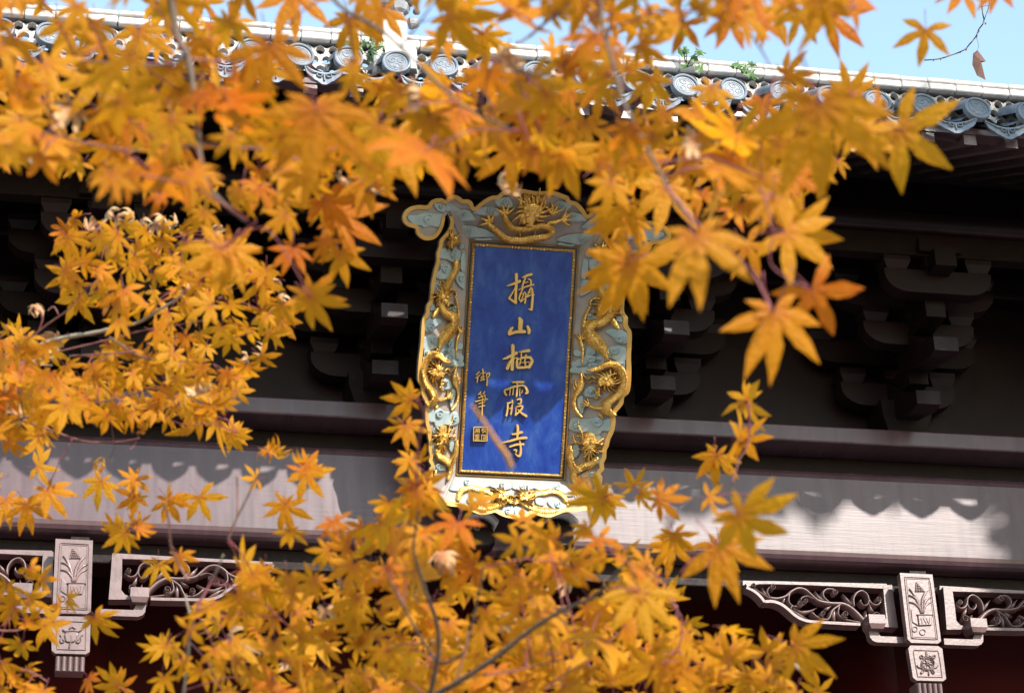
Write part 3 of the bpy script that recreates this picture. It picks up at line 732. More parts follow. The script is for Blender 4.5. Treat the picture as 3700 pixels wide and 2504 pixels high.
bot = [cb(30,345), cb(120,372), cb(210,400), cb(340,412), cb(450,458), cb(540,492), cb(640,486), cb(712,470), cb(770,500), cb(850,528)]
low = col + cr + bot + [(0.0, cb(925, 540)[1])]
half = arch + [c3(846,470)] + low
out_l = half + [neg(p) for p in reversed(half[1:-1])]
out_s = smooth(out_l + [out_l[0]], 2)[:-1]
wing_s = smooth(wing, 3)
# board: folds outwards along the edge of the inner panel
def rect_hit(u, v):
    cx, cyv = 0.0, PH/2; du, dv = u-cx, v-cyv
    k = min(PA/abs(du) if du else 9, (PH/2)/abs(dv) if dv else 9); return (cx+du*k, cyv+dv*k)
ring = list(out_s)
for su in (-1, 1):
    for v in (0.0, PH):
        ang = math.atan2(v-PH/2, su*PA)
        # put a vertex on the ray through each corner
        for i in range(len(ring)):
            a, b = ring[i], ring[(i+1) % len(ring)]
            aa, ab = math.atan2(a[1]-PH/2, a[0]), math.atan2(b[1]-PH/2, b[0])
            if abs(aa-ab) < 1 and (aa-ang)*(ab-ang) <= 0:
                t = (ang-aa)/((ab-aa) or 1); ring.insert(i+1, (a[0]+(b[0]-a[0])*t, a[1]+(b[1]-a[1])*t)); break
n = len(ring); bm1 = MB(); vs = []
for h in (0.0, -0.055):
    for u, v in ring: vs.append(pw(u, v, h))
    for u, v in ring: vs.append(pw(*rect_hit(u, v), h))
fs = []; mi = []
for i in range(n):
    j = (i+1) % n
    fs += [(i, j, n+j, n+i)]; mi.append(0)
for i in range(n):
    j = (i+1) % n
    fs += [(2*n+i, 3*n+i, 3*n+j, 2*n+j), (i, 2*n+i, 2*n+j, j)]; mi += [1, 1]
bm1.add(vs, fs); bm1.mi = mi
bm1.build('border_board', [M['board'], M['board_edge']], plaque)
mb = MB(); q = [pw(-PA-0.01, -0.01, -0.002), pw(PA+0.01, -0.01, -0.002), pw(PA+0.01, PH+0.01, -0.002), pw(-PA-0.01, PH+0.01, -0.002)]
mb.prism([p+PN*0.004 for p in (pw(-PA,0),pw(PA,0),pw(PA,PH),pw(-PA,PH))], [p-PN*0.05 for p in (pw(-PA,0),pw(PA,0),pw(PA,PH),pw(-PA,PH))]); mb.build('inner_board', M['line_dark'], plaque)
ib = 0.038
mb = MB(); mb.prism([pw(u, v, 0.010) for u, v in ((-PA+ib, ib), (PA-ib, ib), (PA-ib, PH-ib), (-PA+ib, PH-ib))], [pw(u, v, 0.0) for u, v in ((-PA+ib, ib), (PA-ib, ib), (PA-ib, PH-ib), (-PA+ib, PH-ib))])
mb.build('blue_panel', M['blue'], plaque)
def frame(i0, i1, h, name, mat):
    m = MB()
    for e in range(4):
        c = lambda i: [(-PA+i, i), (PA-i, i), (PA-i, PH-i), (-PA+i, PH-i)]
        o_, n_ = c(i0), c(i1); f = (e+1) % 4; md = c((i0+i1)/2)
        vs = [pw(*o_[e], 0.003), pw(*o_[f], 0.003), pw(*md[f], h), pw(*md[e], h), pw(*n_[f], 0.003), pw(*n_[e], 0.003)]
        m.add(vs, [(0, 1, 2, 3), (3, 2, 4, 5)])
    return m.build(name, mat, plaque)
frame(0.0, 0.007, 0.016, 'outer_fillet', M['gold_rim'])
fr = frame(0.018, 0.040, 0.026, 'inner_frame', M['gold'])
rb = MB()                                                        # small raised key pattern on the inner frame
for side in (-1, 1):
    v = 0.05
    while v < PH-0.05:
        stroke(rb, [(side*(PA-0.029)-0.006, v, 0.006), (side*(PA-0.029)+0.006, v+0.004, 0.006)], pw, 0.014, 0.0232, FLAT, 1, caps=False); v += 0.021
for vv in (0.029, PH-0.029):
    u = -PA+0.05
    while u < PA-0.05:
        stroke(rb, [(u, vv-0.006, 0.006), (u+0.004, vv+0.006, 0.006)], pw, 0.014, 0.0232, FLAT, 1, caps=False); u += 0.021
rb.build('key_pattern', M['gold'], fr, 'stuff')
# gold rim just inside the outline
def inset(pts, d):
    o = []; n = len(pts)
    for i in range(n):
        a, b = pts[i-1], pts[(i+1) % n]; dx, dy = b[0]-a[0], b[1]-a[1]; L = math.hypot(dx, dy) or 1
        o.append((pts[i][0]-dy/L*d, pts[i][1]+dx/L*d))
    return o
for sg in (1, -1):
    poly = [(sg*u, v) for u, v in wing_s + [c3(860,470)]]; n = len(poly)
    cu, cv = sum(p[0] for p in poly)/n, sum(p[1] for p in poly)/n; w = MB(); vs = []
    for h in (0.0, -0.05):
        for f in (1.0, 0.5): vs += [pw(cu+(u-cu)*f, cv+(v-cv)*f, h+0.004) for u, v in poly]
        vs.append(pw(cu, cv, h+0.004))
    m_ = 2*n+1; fs = []; mi = []
    for k in range(n):
        q = (k+1) % n
        for b_ in (0, m_):
            fs += [(b_+k, b_+q, b_+n+q, b_+n+k), (b_+n+k, b_+n+q, b_+2*n)]; mi += [0, 0] if b_ == 0 else [1, 1]
        fs.append((k, q, m_+q, m_+k)); mi.append(1)
    w.add(vs, fs); w.mi = mi; w.build('wing_board', [M['board'], M['board_edge']], plaque)
def rim(pts, name='gold_rim'):
    p = smooth(pts, 3); q = []
    for k in range(len(p)):
        a, b = p[max(k-1, 0)], p[min(k+1, len(p)-1)]; dx, dy = b[0]-a[0], b[1]-a[1]; L = math.hypot(dx, dy) or 1
        q.append((p[k][0]-dy/L*0.012, p[k][1]+dx/L*0.012, 0.028))
    m = MB(); stroke(m, q, pw, -0.006, 0.022, FLAT, 1, caps=False); m.build(name, M['gold_rim'], plaque)
head_l = arch + wing[1:]
rim([neg(p) for p in reversed(head_l)][:-1] + head_l if False else [p for p in [neg(q) for q in reversed(head_l)]] + head_l[1:])
rim(low + [neg(p) for p in reversed(low[:-1])])
# clouds: one raised patch each, with its curl
clouds = []
def cl(fn, pts, *curl): clouds.append(([fn(*p) for p in pts], [(*fn(c[0], c[1]), abs(fn(c[0]+c[2], c[1])[0]-fn(c[0], c[1])[0])) for c in curl]))
def clm(fn, pts, *curl):                                         # traced on the right side, moved to the left
    clouds.append(([neg(fn(*p)) for p in pts], [(-fn(c[0], c[1])[0], fn(c[0], c[1])[1], abs(fn(c[0]+c[2], c[1])[0]-fn(c[0], c[1])[0])) for c in curl]))
cl(c3, [(170,540),(330,520),(450,485),(620,500),(735,510),(710,620),(680,720),(540,700),(430,730),(390,690),(260,680)], (490,590,92))
cl(c3, [(610,330),(700,312),(790,360),(800,440),(740,462),(650,420)], (730,375,52))
cl(c3, [(820,320),(900,310),(965,370),(1050,440),(900,452),(820,440)])
cl(c3, [(1050,440),(1200,440),(1250,500),(1310,600),(1200,612),(1040,620),(940,580),(990,500)], (1110,520,48))
cl(c3, [(1290,470),(1440,385),(1600,385),(1720,430),(1700,520),(1560,535),(1400,510)], (1560,435,62))
cl(c3, [(1650,262),(1780,222),(1900,225),(1960,370),(1800,380),(1690,350)], (1830,290,52))
cl(c3, [(960,650),(1090,690),(1300,720),(1480,760),(1600,830),(1630,875),(1500,890),(1250,900),(1150,870),(1050,760)], (1220,800,62))
cl(c3, [(1320,915),(1450,920),(1560,905),(1590,950),(1330,948)])
cl(c3, [(750,1095),(850,1100),(950,1080),(1010,1120),(1060,1155),(1040,1290),(940,1330),(830,1275),(722,1250)], (940,1190,72))
cl(c3, [(1080,1185),(1145,1175),(1135,1470),(1065,1440)])
cl(c3, [(1030,990),(1100,980),(1120,1070),(1050,1090)], (1070,1030,36))
cl(c5, [(470,75),(560,72),(620,115),(600,260),(500,290),(405,270),(405,190),(450,150)], (520,140,56))
cl(c5, [(720,195),(808,205),(808,420),(760,405),(700,335),(682,250)], (770,285,48))
cl(c5, [(372,352),(480,372),(510,440),(440,480),(362,470)], (415,420,40))
cl(c5, [(322,672),(372,682),(370,742),(302,750)])
cl(c5, [(550,745),(640,692),(700,692),(710,745),(660,780),(570,772)], (650,730,36))
cl(c5, [(250,905),(350,872),(440,892),(460,940),(380,1000),(310,1070),(225,1062),(222,960)], (310,1010,62))
cl(c5, [(212,1165),(330,1122),(408,1172),(408,1262),(330,1330),(212,1330)], (350,1200,52))
cl(c5, [(520,1215),(640,1165),(650,1320),(580,1342),(500,1300)], (600,1255,46))
cl(c5, [(712,1265),(788,1245),(780,1330),(712,1330)])
cl(c5, [(400,1355),(560,1342),(660,1440),(775,1500),(770,1590),(500,1560),(440,1470),(392,1400)], (570,1462,56))
cl(c5, [(205,1445),(310,1442),(305,1510),(205,1560)], (258,1500,36))
clm(c7, [(108,855),(240,802),(330,732),(440,712),(540,742),(700,745),(640,792),(530,830),(480,870),(400,910),(220,940),(150,950),(108,920)], (340,812,72))
clm(c7, [(692,842),(798,822),(793,950),(730,900)], (760,880,32))
clm(c7, [(260,1252),(320,1192),(390,1192),(440,1300),(380,1330),(270,1312)], (350,1252,42))
clm(c7, [(162,1342),(240,1332),(250,1500),(220,1560),(192,1500)], (228,1460,32))
clm(c8, [(152,270),(172,162),(230,122),(380,135),(440,132),(520,102),(600,142),(715,132),(708,288),(600,300),(560,350),(480,350),(400,312),(280,320)], (520,182,86), (220,222,46))
clm(c8, [(500,372),(580,372),(598,450),(520,440)]); clm(c8, [(510,602),(588,602),(560,760),(510,740)])
clm(c8, [(300,950),(330,892),(440,872),(530,930),(535,970),(420,962)], (450,912,52)); clm(c8, [(192,502),(260,492),(280,600),(240,670),(172,680)])
cl(cb, [(210,205),(300,112),(420,105),(560,132),(660,152),(600,190),(430,175),(300,228)], (390,135,40)); cl(cb, [(640,160),(740,140),(870,150),(890,200),(760,215)], (790,172,34))
cl(cb, [(300,340),(420,300),(520,320),(480,380),(380,395)], (420,340,40)); cl(cb, [(740,480),(830,425),(915,405),(915,520),(840,515)], (850,465,36)); cl(cb, [(560,290),(650,280),(660,350),(580,360)])
for pts, curls_ in clouds:
    for sg in (1, -1):
        gx, gy = sum(p[0] for p in pts)/len(pts), sum(p[1] for p in pts)/len(pts)
        pts = [(gx+(p[0]-gx)*1.06, gy+(p[1]-gy)*1.06) for p in pts] if sg == 1 else pts
        c = MB(); P = pts if sg == 1 else [neg(p) for p in reversed(pts)]
        blob(c, P, pw, -0.004, 0.020, 0.18, 3)
        o = c.build('carved_cloud', M['cloud'], plaque)
        for (cu, cv, r) in curls_:
            k = MB(); ss = pw
            blob(k, [(sg*cu + r*0.9*math.cos(t), cv + r*0.9*math.sin(t)) for t in [j*math.pi/6 for j in range(12)]], ss, 0.010, 0.030, 0.25, 1)
            stroke(k, spiral(sg*cu, cv, r*0.86, 1.1, 0.8, r*0.34, sg), ss, 0.022, 0.040, ROUND, 1)
            k.build('cloud_curl', M['cloud'], o)
# dragons
def SW(p, k=1.0): return [(q[0], q[1], q[2]) for q in p]
def tr(fn, pts, sg=1):
    e = abs(fn(600, 600)[0]-fn(500, 600)[0])/100
    return [(sg*fn(p[0], p[1])[0], fn(p[0], p[1])[1], p[2]*e) for p in pts]
def scaled_body(mb, pts, h=0.058):
    pts = [(p[0], p[1], p[2]*1.28) for p in pts]
    stroke(mb, pts, pw, -0.004, h, ROUND, 4)
    s = smooth(pts, 6)
    for i in range(2, len(s)-2, 1):                              # belly and back ridges across the body
        a, b = s[i-1], s[i+1]; dx, dy = b[0]-a[0], b[1]-a[1]; L = math.hypot(dx, dy) or 1; nx, ny = -dy/L, dx/L; w = s[i][2]*0.36
        stroke(mb, [(s[i][0]-nx*w, s[i][1]-ny*w, 0.007), (s[i][0]-dx*0.25, s[i][1]-dy*0.25, 0.008), (s[i][0]+nx*w, s[i][1]+ny*w, 0.007)], pw, h*0.72, h*1.09, RIDGE, 2, caps=False)
def head(mb, u, v, r, a, front=False):
    r *= 1.25
    ca, sa = math.cos(a), math.sin(a)
    T = lambda x, y: (u+(x*ca-y*sa)*r, v+(x*sa+y*ca)*r)
    lump = lambda x, y, rr, h0, h1: blob(mb, [T(x+rr*math.cos(t), y+rr*math.sin(t)) for t in [k*math.pi/4 for k in range(8)]], pw, h0, h1, 0.55, 1)
    for k in range(13):                                          # mane
        t = math.radians(50+k*21.6); L = 1.15+0.25*((k*7) % 3)
        stroke(mb, [(*T(0.35*math.cos(t), 0.35*math.sin(t)), r*0.34), (*T(0.8*math.cos(t), 0.8*math.sin(t)), r*0.26), (*T(L*math.cos(t+0.25), L*math.sin(t+0.25)), r*0.05)], pw, 0.0, 0.052, RIDGE, 2, caps=False)
    lump(0, 0, 0.62, 0.0, 0.066); lump(0.5, -0.02, 0.40, 0.0, 0.072); lump(0.86, 0.06, 0.24, 0.0, 0.070)
    for s in (-1, 1):
        lump(0.22, s*0.34, 0.20, 0.04, 0.086); lump(0.92, s*0.17, 0.12, 0.04, 0.080); lump(-0.25, s*0.48, 0.22, 0.02, 0.066)
        stroke(mb, [(*T(-0.1, s*0.3), r*0.2), (*T(-0.6, s*0.55), r*0.16), (*T(-1.1, s*0.5), r*0.05)], pw, 0.02, 0.075, ROUND, 2)
        stroke(mb, [(*T(0.95, s*0.2), r*0.09), (*T(1.3, s*0.55), r*0.09), (*T(1.7, s*0.45), r*0.08), (*T(1.95, s*0.75), r*0.05)], pw, 0.0, 0.045, ROUND, 3)
    lump(0.62, -0.38, 0.26, 0.0, 0.052); lump(0.3, -0.55, 0.24, 0.0, 0.050)
def claw(mb, u, v, a, r, nf=4, spread=1.5):
    r *= 1.3
    for k in range(nf):
        t = a + (k/(nf-1)-0.5)*spread
        stroke(mb, [(u, v, r*0.5), (u+r*0.6*math.cos(t), v+r*0.6*math.sin(t), r*0.34), (u+r*1.2*math.cos(t+0.15), v+r*1.2*math.sin(t+0.15), r*0.06)], pw, -0.002, 0.042, ROUND, 2, caps=False)
def dragon(fill):
    m = MB(); fill(m); return m.build('carved_dragon', M['gold'], plaque)
E5 = abs(c5(600, 600)[0]-c5(500, 600)[0])/100; E7 = abs(c7(600, 600)[0]-c7(500, 600)[0])/100; E8 = abs(c8(600, 600)[0]-c8(500, 600)[0])/100; E3 = abs(c3(600, 600)[0]-c3(500, 600)[0])/100
for sg in (1, -1):
    def upper(m):
        scaled_body(m, tr(c5, [(690,35,80),(690,140,90),(625,260,90),(565,370,90),(500,460,110),(470,580,120),(470,680,110),(540,790,110),(640,840,130),(670,940,120),(590,1070,150),(490,1190,120),(435,1300,50)], sg))
        p = c5(500, 560); head(m, sg*p[0], p[1], 95*E5, math.pi/2*0+ (math.radians(-50) if sg == 1 else math.radians(230)))
        stroke(m, tr(c5, [(690,590,40),(720,720,46),(728,850,46),(715,980,40),(742,1090,56),(700,1220,44),(688,1430,36)], sg), pw, -0.004, 0.036, ROUND, 4)
        p = c5(745, 1090); claw(m, sg*p[0], p[1], math.radians(80), 60*E5)
        stroke(m, tr(c5, [(420,720,70),(385,790,80),(345,850,50)], sg), pw, -0.004, 0.046, ROUND, 3)
        stroke(m, tr(c5, [(600,440,40),(660,450,36),(690,510,30),(670,560,20)], sg), pw, -0.004, 0.034, ROUND, 3)
        p = c5(415, 1320); claw(m, sg*p[0], p[1], math.radians(-90), 40*E5, 3)
        p = c5(480, 345); stroke(m, [(sg*p[0]+25*E5*math.cos(t), p[1]+25*E5*math.sin(t), 20*E5) for t in [k*math.pi/4 for k in range(8)]], pw, -0.002, 0.03, ROUND, 2)
    dragon(upper)
    def feather(m):                                              # tuft at the shoulder of the border
        for k in range(9):
            t = math.radians(115-k*16); p = c3(930, 980); L = (200 if k else 260)*E3*(0.75+0.25*math.sin(k*2.0))
            stroke(m, [(sg*p[0], p[1], 40*E3), (sg*(p[0]+0.5*L*math.cos(t)), p[1]+0.5*L*math.sin(t), 46*E3), (sg*(p[0]+L*math.cos(t)), p[1]+L*math.sin(t), 5*E3)], pw, 0.0, 0.04, RIDGE, 2, caps=False)
        q = c3(905, 1000); head(m, sg*q[0], q[1], 60*E3, math.radians(-100))
        stroke(m, tr(c3, [(925,930,60),(890,1000,80),(865,1065,50)], sg), pw, -0.004, 0.045, ROUND, 3)
    dragon(feather)
    def middle(m):
        k = -sg
        scaled_body(m, tr(c7, [(290,965,20),(420,950,70),(540,895,90),(650,890,100),(740,970,105),(775,1080,100),(765,1190,95),(715,1290,95),(620,1360,100),(545,1440,120),(560,1515,110),(650,1560,70)], k))
        p = c7(560, 1110); head(m, k*p[0], p[1], 110*E7, math.radians(205) if k == 1 else math.radians(-25))
        stroke(m, tr(c7, [(400,1080,26),(350,1045,24),(300,1085,24),(250,1040,22),(212,980,16)], k), pw, -0.002, 0.04, ROUND, 3)
        stroke(m, tr(c7, [(450,1210,60),(440,1290,70),(470,1310,20)], k), pw, -0.002, 0.05, ROUND, 3)
        stroke(m, tr(c7, [(400,1240,24),(440,1310,24),(410,1345,22),(385,1335,14)], k), pw, -0.002, 0.04, ROUND, 3)
        stroke(m, tr(c7, [(490,1470,70),(400,1475,60),(325,1445,50)], k), pw, -0.004, 0.045, ROUND, 3)
        p = c7(310, 1440); claw(m, k*p[0], p[1], math.radians(140) if k == 1 else math.radians(40), 75*E7)
        stroke(m, tr(c7, [(205,1010,30),(215,1100,70),(195,1210,110),(140,1300,70),(115,1400,60),(135,1500,60),(210,1590,50)], k), pw, -0.004, 0.046, ROUND, 4)
        for q0, q1 in (((160,1220), (125,1090)), ((140,1240), (100,1150)), ((230,1220), (255,1120))):
            stroke(m, tr(c7, [(*q0, 40), (*q1, 8)], k), pw, -0.002, 0.04, RIDGE, 2, caps=False)
        p = c8(600, 110); stroke(m, tr(c8, [(560,60,60),(600,100,50),(618,145,8)], k), pw, -0.002, 0.04, RIDGE, 2, caps=False)
    dragon(middle)
    def low(m):
        k = -sg
        scaled_body(m, tr(c8, [(500,700,90),(430,770,110),(330,800,110),(230,850,120),(170,790,90),(140,680,80),(140,530,60)], k))
        stroke(m, tr(c8, [(210,850,110),(200,960,120),(230,1060,80)], k), pw, -0.004, 0.045, ROUND, 3)
        stroke(m, tr(c8, [(480,970,60),(490,1060,50)], k), pw, -0.004, 0.045, ROUND, 3)
        p = c8(430, 500); head(m, k*p[0], p[1], 105*E8, math.radians(160) if k == 1 else math.radians(20))
        blob(m, [(k*c8(x, y)[0], c8(x, y)[1]) for x, y in ((370,330),(480,340),(495,440),(430,470),(360,440))], pw, 0, 0.05, 0.4, 2)
        stroke(m, tr(c8, [(255,160,20),(265,250,22),(310,320,24),(320,430,26)], k), pw, -0.002, 0.042, ROUND, 3)
        stroke(m, tr(c8, [(185,365,18),(210,450,22),(285,470,24)], k), pw, -0.002, 0.042, ROUND, 3)
        for a in ((330,690),(400,740),(460,730),(520,680),(560,620),(260,560)): stroke(m, tr(c8, [(420,560,50),((a[0]+420)/2,(a[1]+560)/2,44),(*a,8)], k), pw, 0.0, 0.06, RIDGE, 2, caps=False)
    dragon(low)
    def foot(m):
        EB = abs(cb(600, 200)[0]-cb(500, 200)[0])/100
        scaled_body(m, tr(cb, [(300,320,50),(330,225,64),(430,185,60),(540,210,66),(650,240,60),(700,290,50)], sg), 0.032)
        scaled_body(m, tr(cb, [(420,400,40),(560,425,60),(690,405,64),(790,370,54),(850,330,40)], sg), 0.032)
        p = cb(770, 275); head(m, sg*p[0], p[1], 60*EB, math.radians(-20) if sg == 1 else math.radians(200))
        p = cb(870, 350); claw(m, sg*p[0], p[1], math.radians(20) if sg == 1 else math.radians(160), 40*EB)
    dragon(foot)
def top_dragon(m):
    EP = abs(cp(600, 300)[0]-cp(500, 300)[0])/100
    sh = -cp(1225, 270)[0]
    t = lambda pts: [(fu+sh, fv, w*EP) for (fu, fv), w in [(cp(p[0], p[1]), p[2]) for p in pts]]
    scaled_body(m, t([(850,395,34),(930,460,40),(1000,515,46),(1110,530,52),(1260,512,54),(1370,490,50),(1392,435,48),(1310,405,46),(1180,432,44),(1060,425,40),(1005,370,40),(985,320,34)]))
    stroke(m, t([(1370,380,40),(1430,372,44),(1480,352,30)]), pw, -0.004, 0.046, ROUND, 3)
    for x, y, a in ((860, 385, 130), (1490, 350, 20), (985, 310, 90), (1400, 300, 80)):
        u, v = cp(x, y); claw(m, u+sh, v, math.radians(a), 62*EP, 4, 1.9)
    u, v = cp(1222, 285); head(m, u+sh, v, 92*EP, math.radians(-90))
    for k in range(13):                                          # flame mane over the head
        a, b = cp(1125+k*17, 250), cp(1120+k*18, 128 + 10*((k*5) % 3))
        stroke(m, [(a[0]+sh, a[1], 26*EP), ((a[0]+b[0])/2+sh+0.006*(-1)**k, (a[1]+b[1])/2, 26*EP), (b[0]+sh, b[1], 6*EP)], pw, 0.0, 0.045, RIDGE, 3, caps=False)
dragon(top_dragon)
# characters, stroke by stroke
g1 = lambda x, y: to_uv(1760+x*0.24155, 960+y*0.24158)
g2 = lambda x, y: to_uv(1680+x*0.22887, 1320+y*0.22886)
def glyph(fn, strokes):
    m = MB(); e = abs(fn(500, 600)[0]-fn(400, 600)[0])/100
    for i, s in enumerate(strokes):
        stroke(m, [(*fn(p[0], p[1]), p[2]*e*1.12) for p in s], pw, 0.008, 0.034 + 0.0005*(i % 5), FLAT, 4)
    m.build('gold_character', M['gold_flat'], plaque)
glyph(g1, [[(425,130,42),(424,250,38),(415,400,36),(414,560,38)], [(414,560,30),(360,520,30),(312,488,22)], [(312,488,22),(360,420,18),(402,340,12)], [(285,305,10),(370,278,30),(440,250,36),(478,232,34)],
 [(515,182,16),(580,152,30),(650,132,38)], [(565,175,20),(532,250,24),(510,330,24)], [(600,200,18),(640,222,24),(640,290,26)], [(545,262,14),(600,242,14)], [(458,366,12),(540,328,20),(620,300,24),(682,286,22)],
 [(520,350,16),(480,430,20),(462,505,20)], [(462,505,16),(500,540,18)], [(545,395,14),(512,480,16),(492,540,14)], [(470,440,12),(560,402,14)], [(562,415,18),(560,500,22),(550,560,24)], [(490,545,12),(545,490,14)],
 [(640,330,22),(610,400,22),(580,470,18)], [(580,470,18),(640,440,20),(686,436,20)], [(602,410,12),(650,400,12)], [(655,340,26),(667,450,28),(656,600,34),(650,660,34)], [(650,662,24),(610,652,16)]])
glyph(g1, [[(470,790,44),(490,830,64),(482,900,62),(482,985,58)], [(365,925,30),(330,980,46),(320,1025,44)], [(320,1022,36),(420,992,42),(550,985,46)], [(590,908,34),(612,960,46),(610,1010,38)]])
glyph(g1, [[(370,1190,48),(374,1300,46),(366,1420,48),(360,1550,46)], [(225,1396,16),(300,1370,34),(430,1302,44)], [(352,1400,24),(312,1480,42),(288,1540,40)], [(388,1392,12),(430,1370,12)], [(470,1290,18),(540,1280,34),(612,1268,46)],
 [(440,1382,24),(432,1450,36),(440,1520,38)], [(450,1400,16),(540,1372,30),(640,1372,34)], [(640,1382,36),(658,1430,44),(612,1520,40)], [(440,1522,34),(520,1522,34),(612,1510,34)], [(500,1300,16),(490,1400,18),(470,1480,16)], [(570,1332,22),(550,1420,22),(560,1500,18)], [(490,1450,12),(620,1440,12)]])
glyph(g2, [[(730,266,16),(810,264,30),(906,262,36)], [(620,382,18),(612,420,26),(640,470,24)], [(625,388,18),(720,350,28),(830,320,30),(920,322,28),(975,415,40),(940,442,18)], [(812,282,20),(810,380,26),(800,488,24)], [(700,372,16),(690,468,18)], [(750,372,14),(740,460,16)], [(850,362,14),(850,480,14)], [(892,392,12),(880,430,14)],
 [(660,590,20),(660,680,26),(640,790,28)], [(662,600,14),(740,572,18)], [(735,550,20),(740,602,14)], [(730,620,18),(722,700,24),(710,770,22)], [(690,682,12),(722,662,12)], [(806,540,14),(870,530,24),(860,600,20),(820,602,10)], [(800,650,12),(890,640,24),(870,700,26),(782,782,20)], [(790,662,12),(790,740,18),(780,790,20)], [(820,690,12),(880,750,26),(955,798,36)]])
glyph(g2, [[(815,942,36),(822,1020,36),(812,1140,28)], [(730,1086,14),(800,1076,28),(888,1050,34)], [(585,1216,12),(700,1190,26),(830,1152,32),(958,1140,34)], [(690,1282,20),(800,1246,28),(912,1240,30)], [(850,1190,18),(866,1300,30),(860,1400,34),(830,1428,26),(780,1390,12)], [(760,1332,18),(800,1330,18),(790,1368,16)]])
glyph(g2, [[(210,100,18),(170,150,14)], [(222,150,16),(160,200,14)], [(190,190,16),(176,268,16)], [(265,60,18),(272,120,16),(270,230,14)], [(230,130,10),(310,110,12)], [(240,190,10),(300,172,12)], [(230,240,10),(300,216,14)], [(246,172,10),(240,240,12)], [(320,142,14),(370,120,20),(360,190,12)], [(325,140,16),(336,230,18),(330,318,18)]])
glyph(g2, [[(240,415,14),(200,460,12)], [(230,440,10),(250,480,14)], [(300,410,14),(270,450,12)], [(285,440,10),(304,470,14)], [(200,510,10),(300,482,16),(296,570,14)], [(150,572,12),(240,546,14),(340,530,18)], [(200,602,10),(296,576,14)], [(205,652,12),(300,630,16)], [(266,500,14),(260,640,16),(256,780,18)]])
sb = MB(); e = abs(g2(500, 600)[0]-g2(400, 600)[0])/100
S4 = [g2(128,972), g2(338,972), g2(336,1188), g2(122,1186)]
sb.prism([pw(u, v, 0.016) for u, v in S4], [pw(u, v, 0.008) for u, v in S4]); so = sb.build('seal', M['line_dark'], plaque)
sg_ = MB()
gs = lambda pts, w: stroke(sg_, [(*g2(*p), w*e) for p in pts], pw, 0.014, 0.030, FLAT, 1, caps=False)
for a, b in ((0,1),(1,2),(2,3),(3,0)):
    q = [(128,972),(338,972),(336,1188),(122,1186)]; gs([q[a], q[b]], 14)
for p in ([(150,1000),(210,1000)], [(180,990),(178,1060)], [(150,1030),(175,1020)], [(150,1060),(165,1035)], [(195,1015),(195,1060)], [(212,990),(215,1062)], [(250,1000),(320,1000)], [(285,985),(250,1030)], [(260,1030),(320,1022)], [(262,1060),(300,1040)], [(300,1025),(320,1062)],
          [(245,1095),(320,1095)], [(250,1095),(248,1170)], [(270,1120),(315,1118)], [(272,1140),(312,1140)], [(270,1160),(316,1160)], [(318,1098),(318,1165)], [(145,1095),(215,1090)], [(145,1115),(215,1112)], [(150,1135),(212,1132)], [(140,1155),(218,1152)], [(178,1080),(178,1176)], [(150,1172),(212,1172)]):
    gs(p, 9)
sg_.build('seal_script', M['gold_flat'], so)
# carved hooks that carry the foot of the plaque
hk = lambda x, y, Y=-0.20: at_y(1560+x*0.31842, 1700+y*0.31847, Y)
for ox in (0, 900):
    m = MB(); sc = 0.31842*1.66e-3*1.03
    sfh = lambda x, y, h: hk(x, y, -0.10-h) 
    pts = [(380+ox,605),(400+ox,570),(450+ox,560),(520+ox,548),(600+ox,562),(660+ox,600),(708+ox,650)]
    P = [((hk(*p, -0.1)).x, (hk(*p, -0.1)).z, 42*sc) for p in pts]
    stroke(m, P, lambda x, y, h: (x, -0.02-h, y), 0, 0.20, FLAT, 3)
    o = m.build('plaque_hook', M['white_tile'], hall)
    m = MB(); c = hk(550+ox, 760, -0.1)
    blob(m, [(c.x+dx, c.z+dz) for dx, dz in ((-0.10,0.09),(-0.02,0.12),(0.07,0.08),(0.09,-0.05),(0.0,-0.10),(-0.09,-0.06))], lambda x, y, h: (x, -0.02-h, y), 0, 0.14, 0.2, 2)
    m.build('hook_body', M['bracket_wood'], o)
    m = MB(); cc = hk(485+ox, 690, -0.1)
    stroke(m, [(x, y, w) for x, y, w in spiral(cc.x, cc.z, 0.026, 1.2, 1.2, 0.014, -1)], lambda x, y, h: (x, -0.16-h, y), 0, 0.03, ROUND, 1); m.build('hook_curl', M['carved'], o)
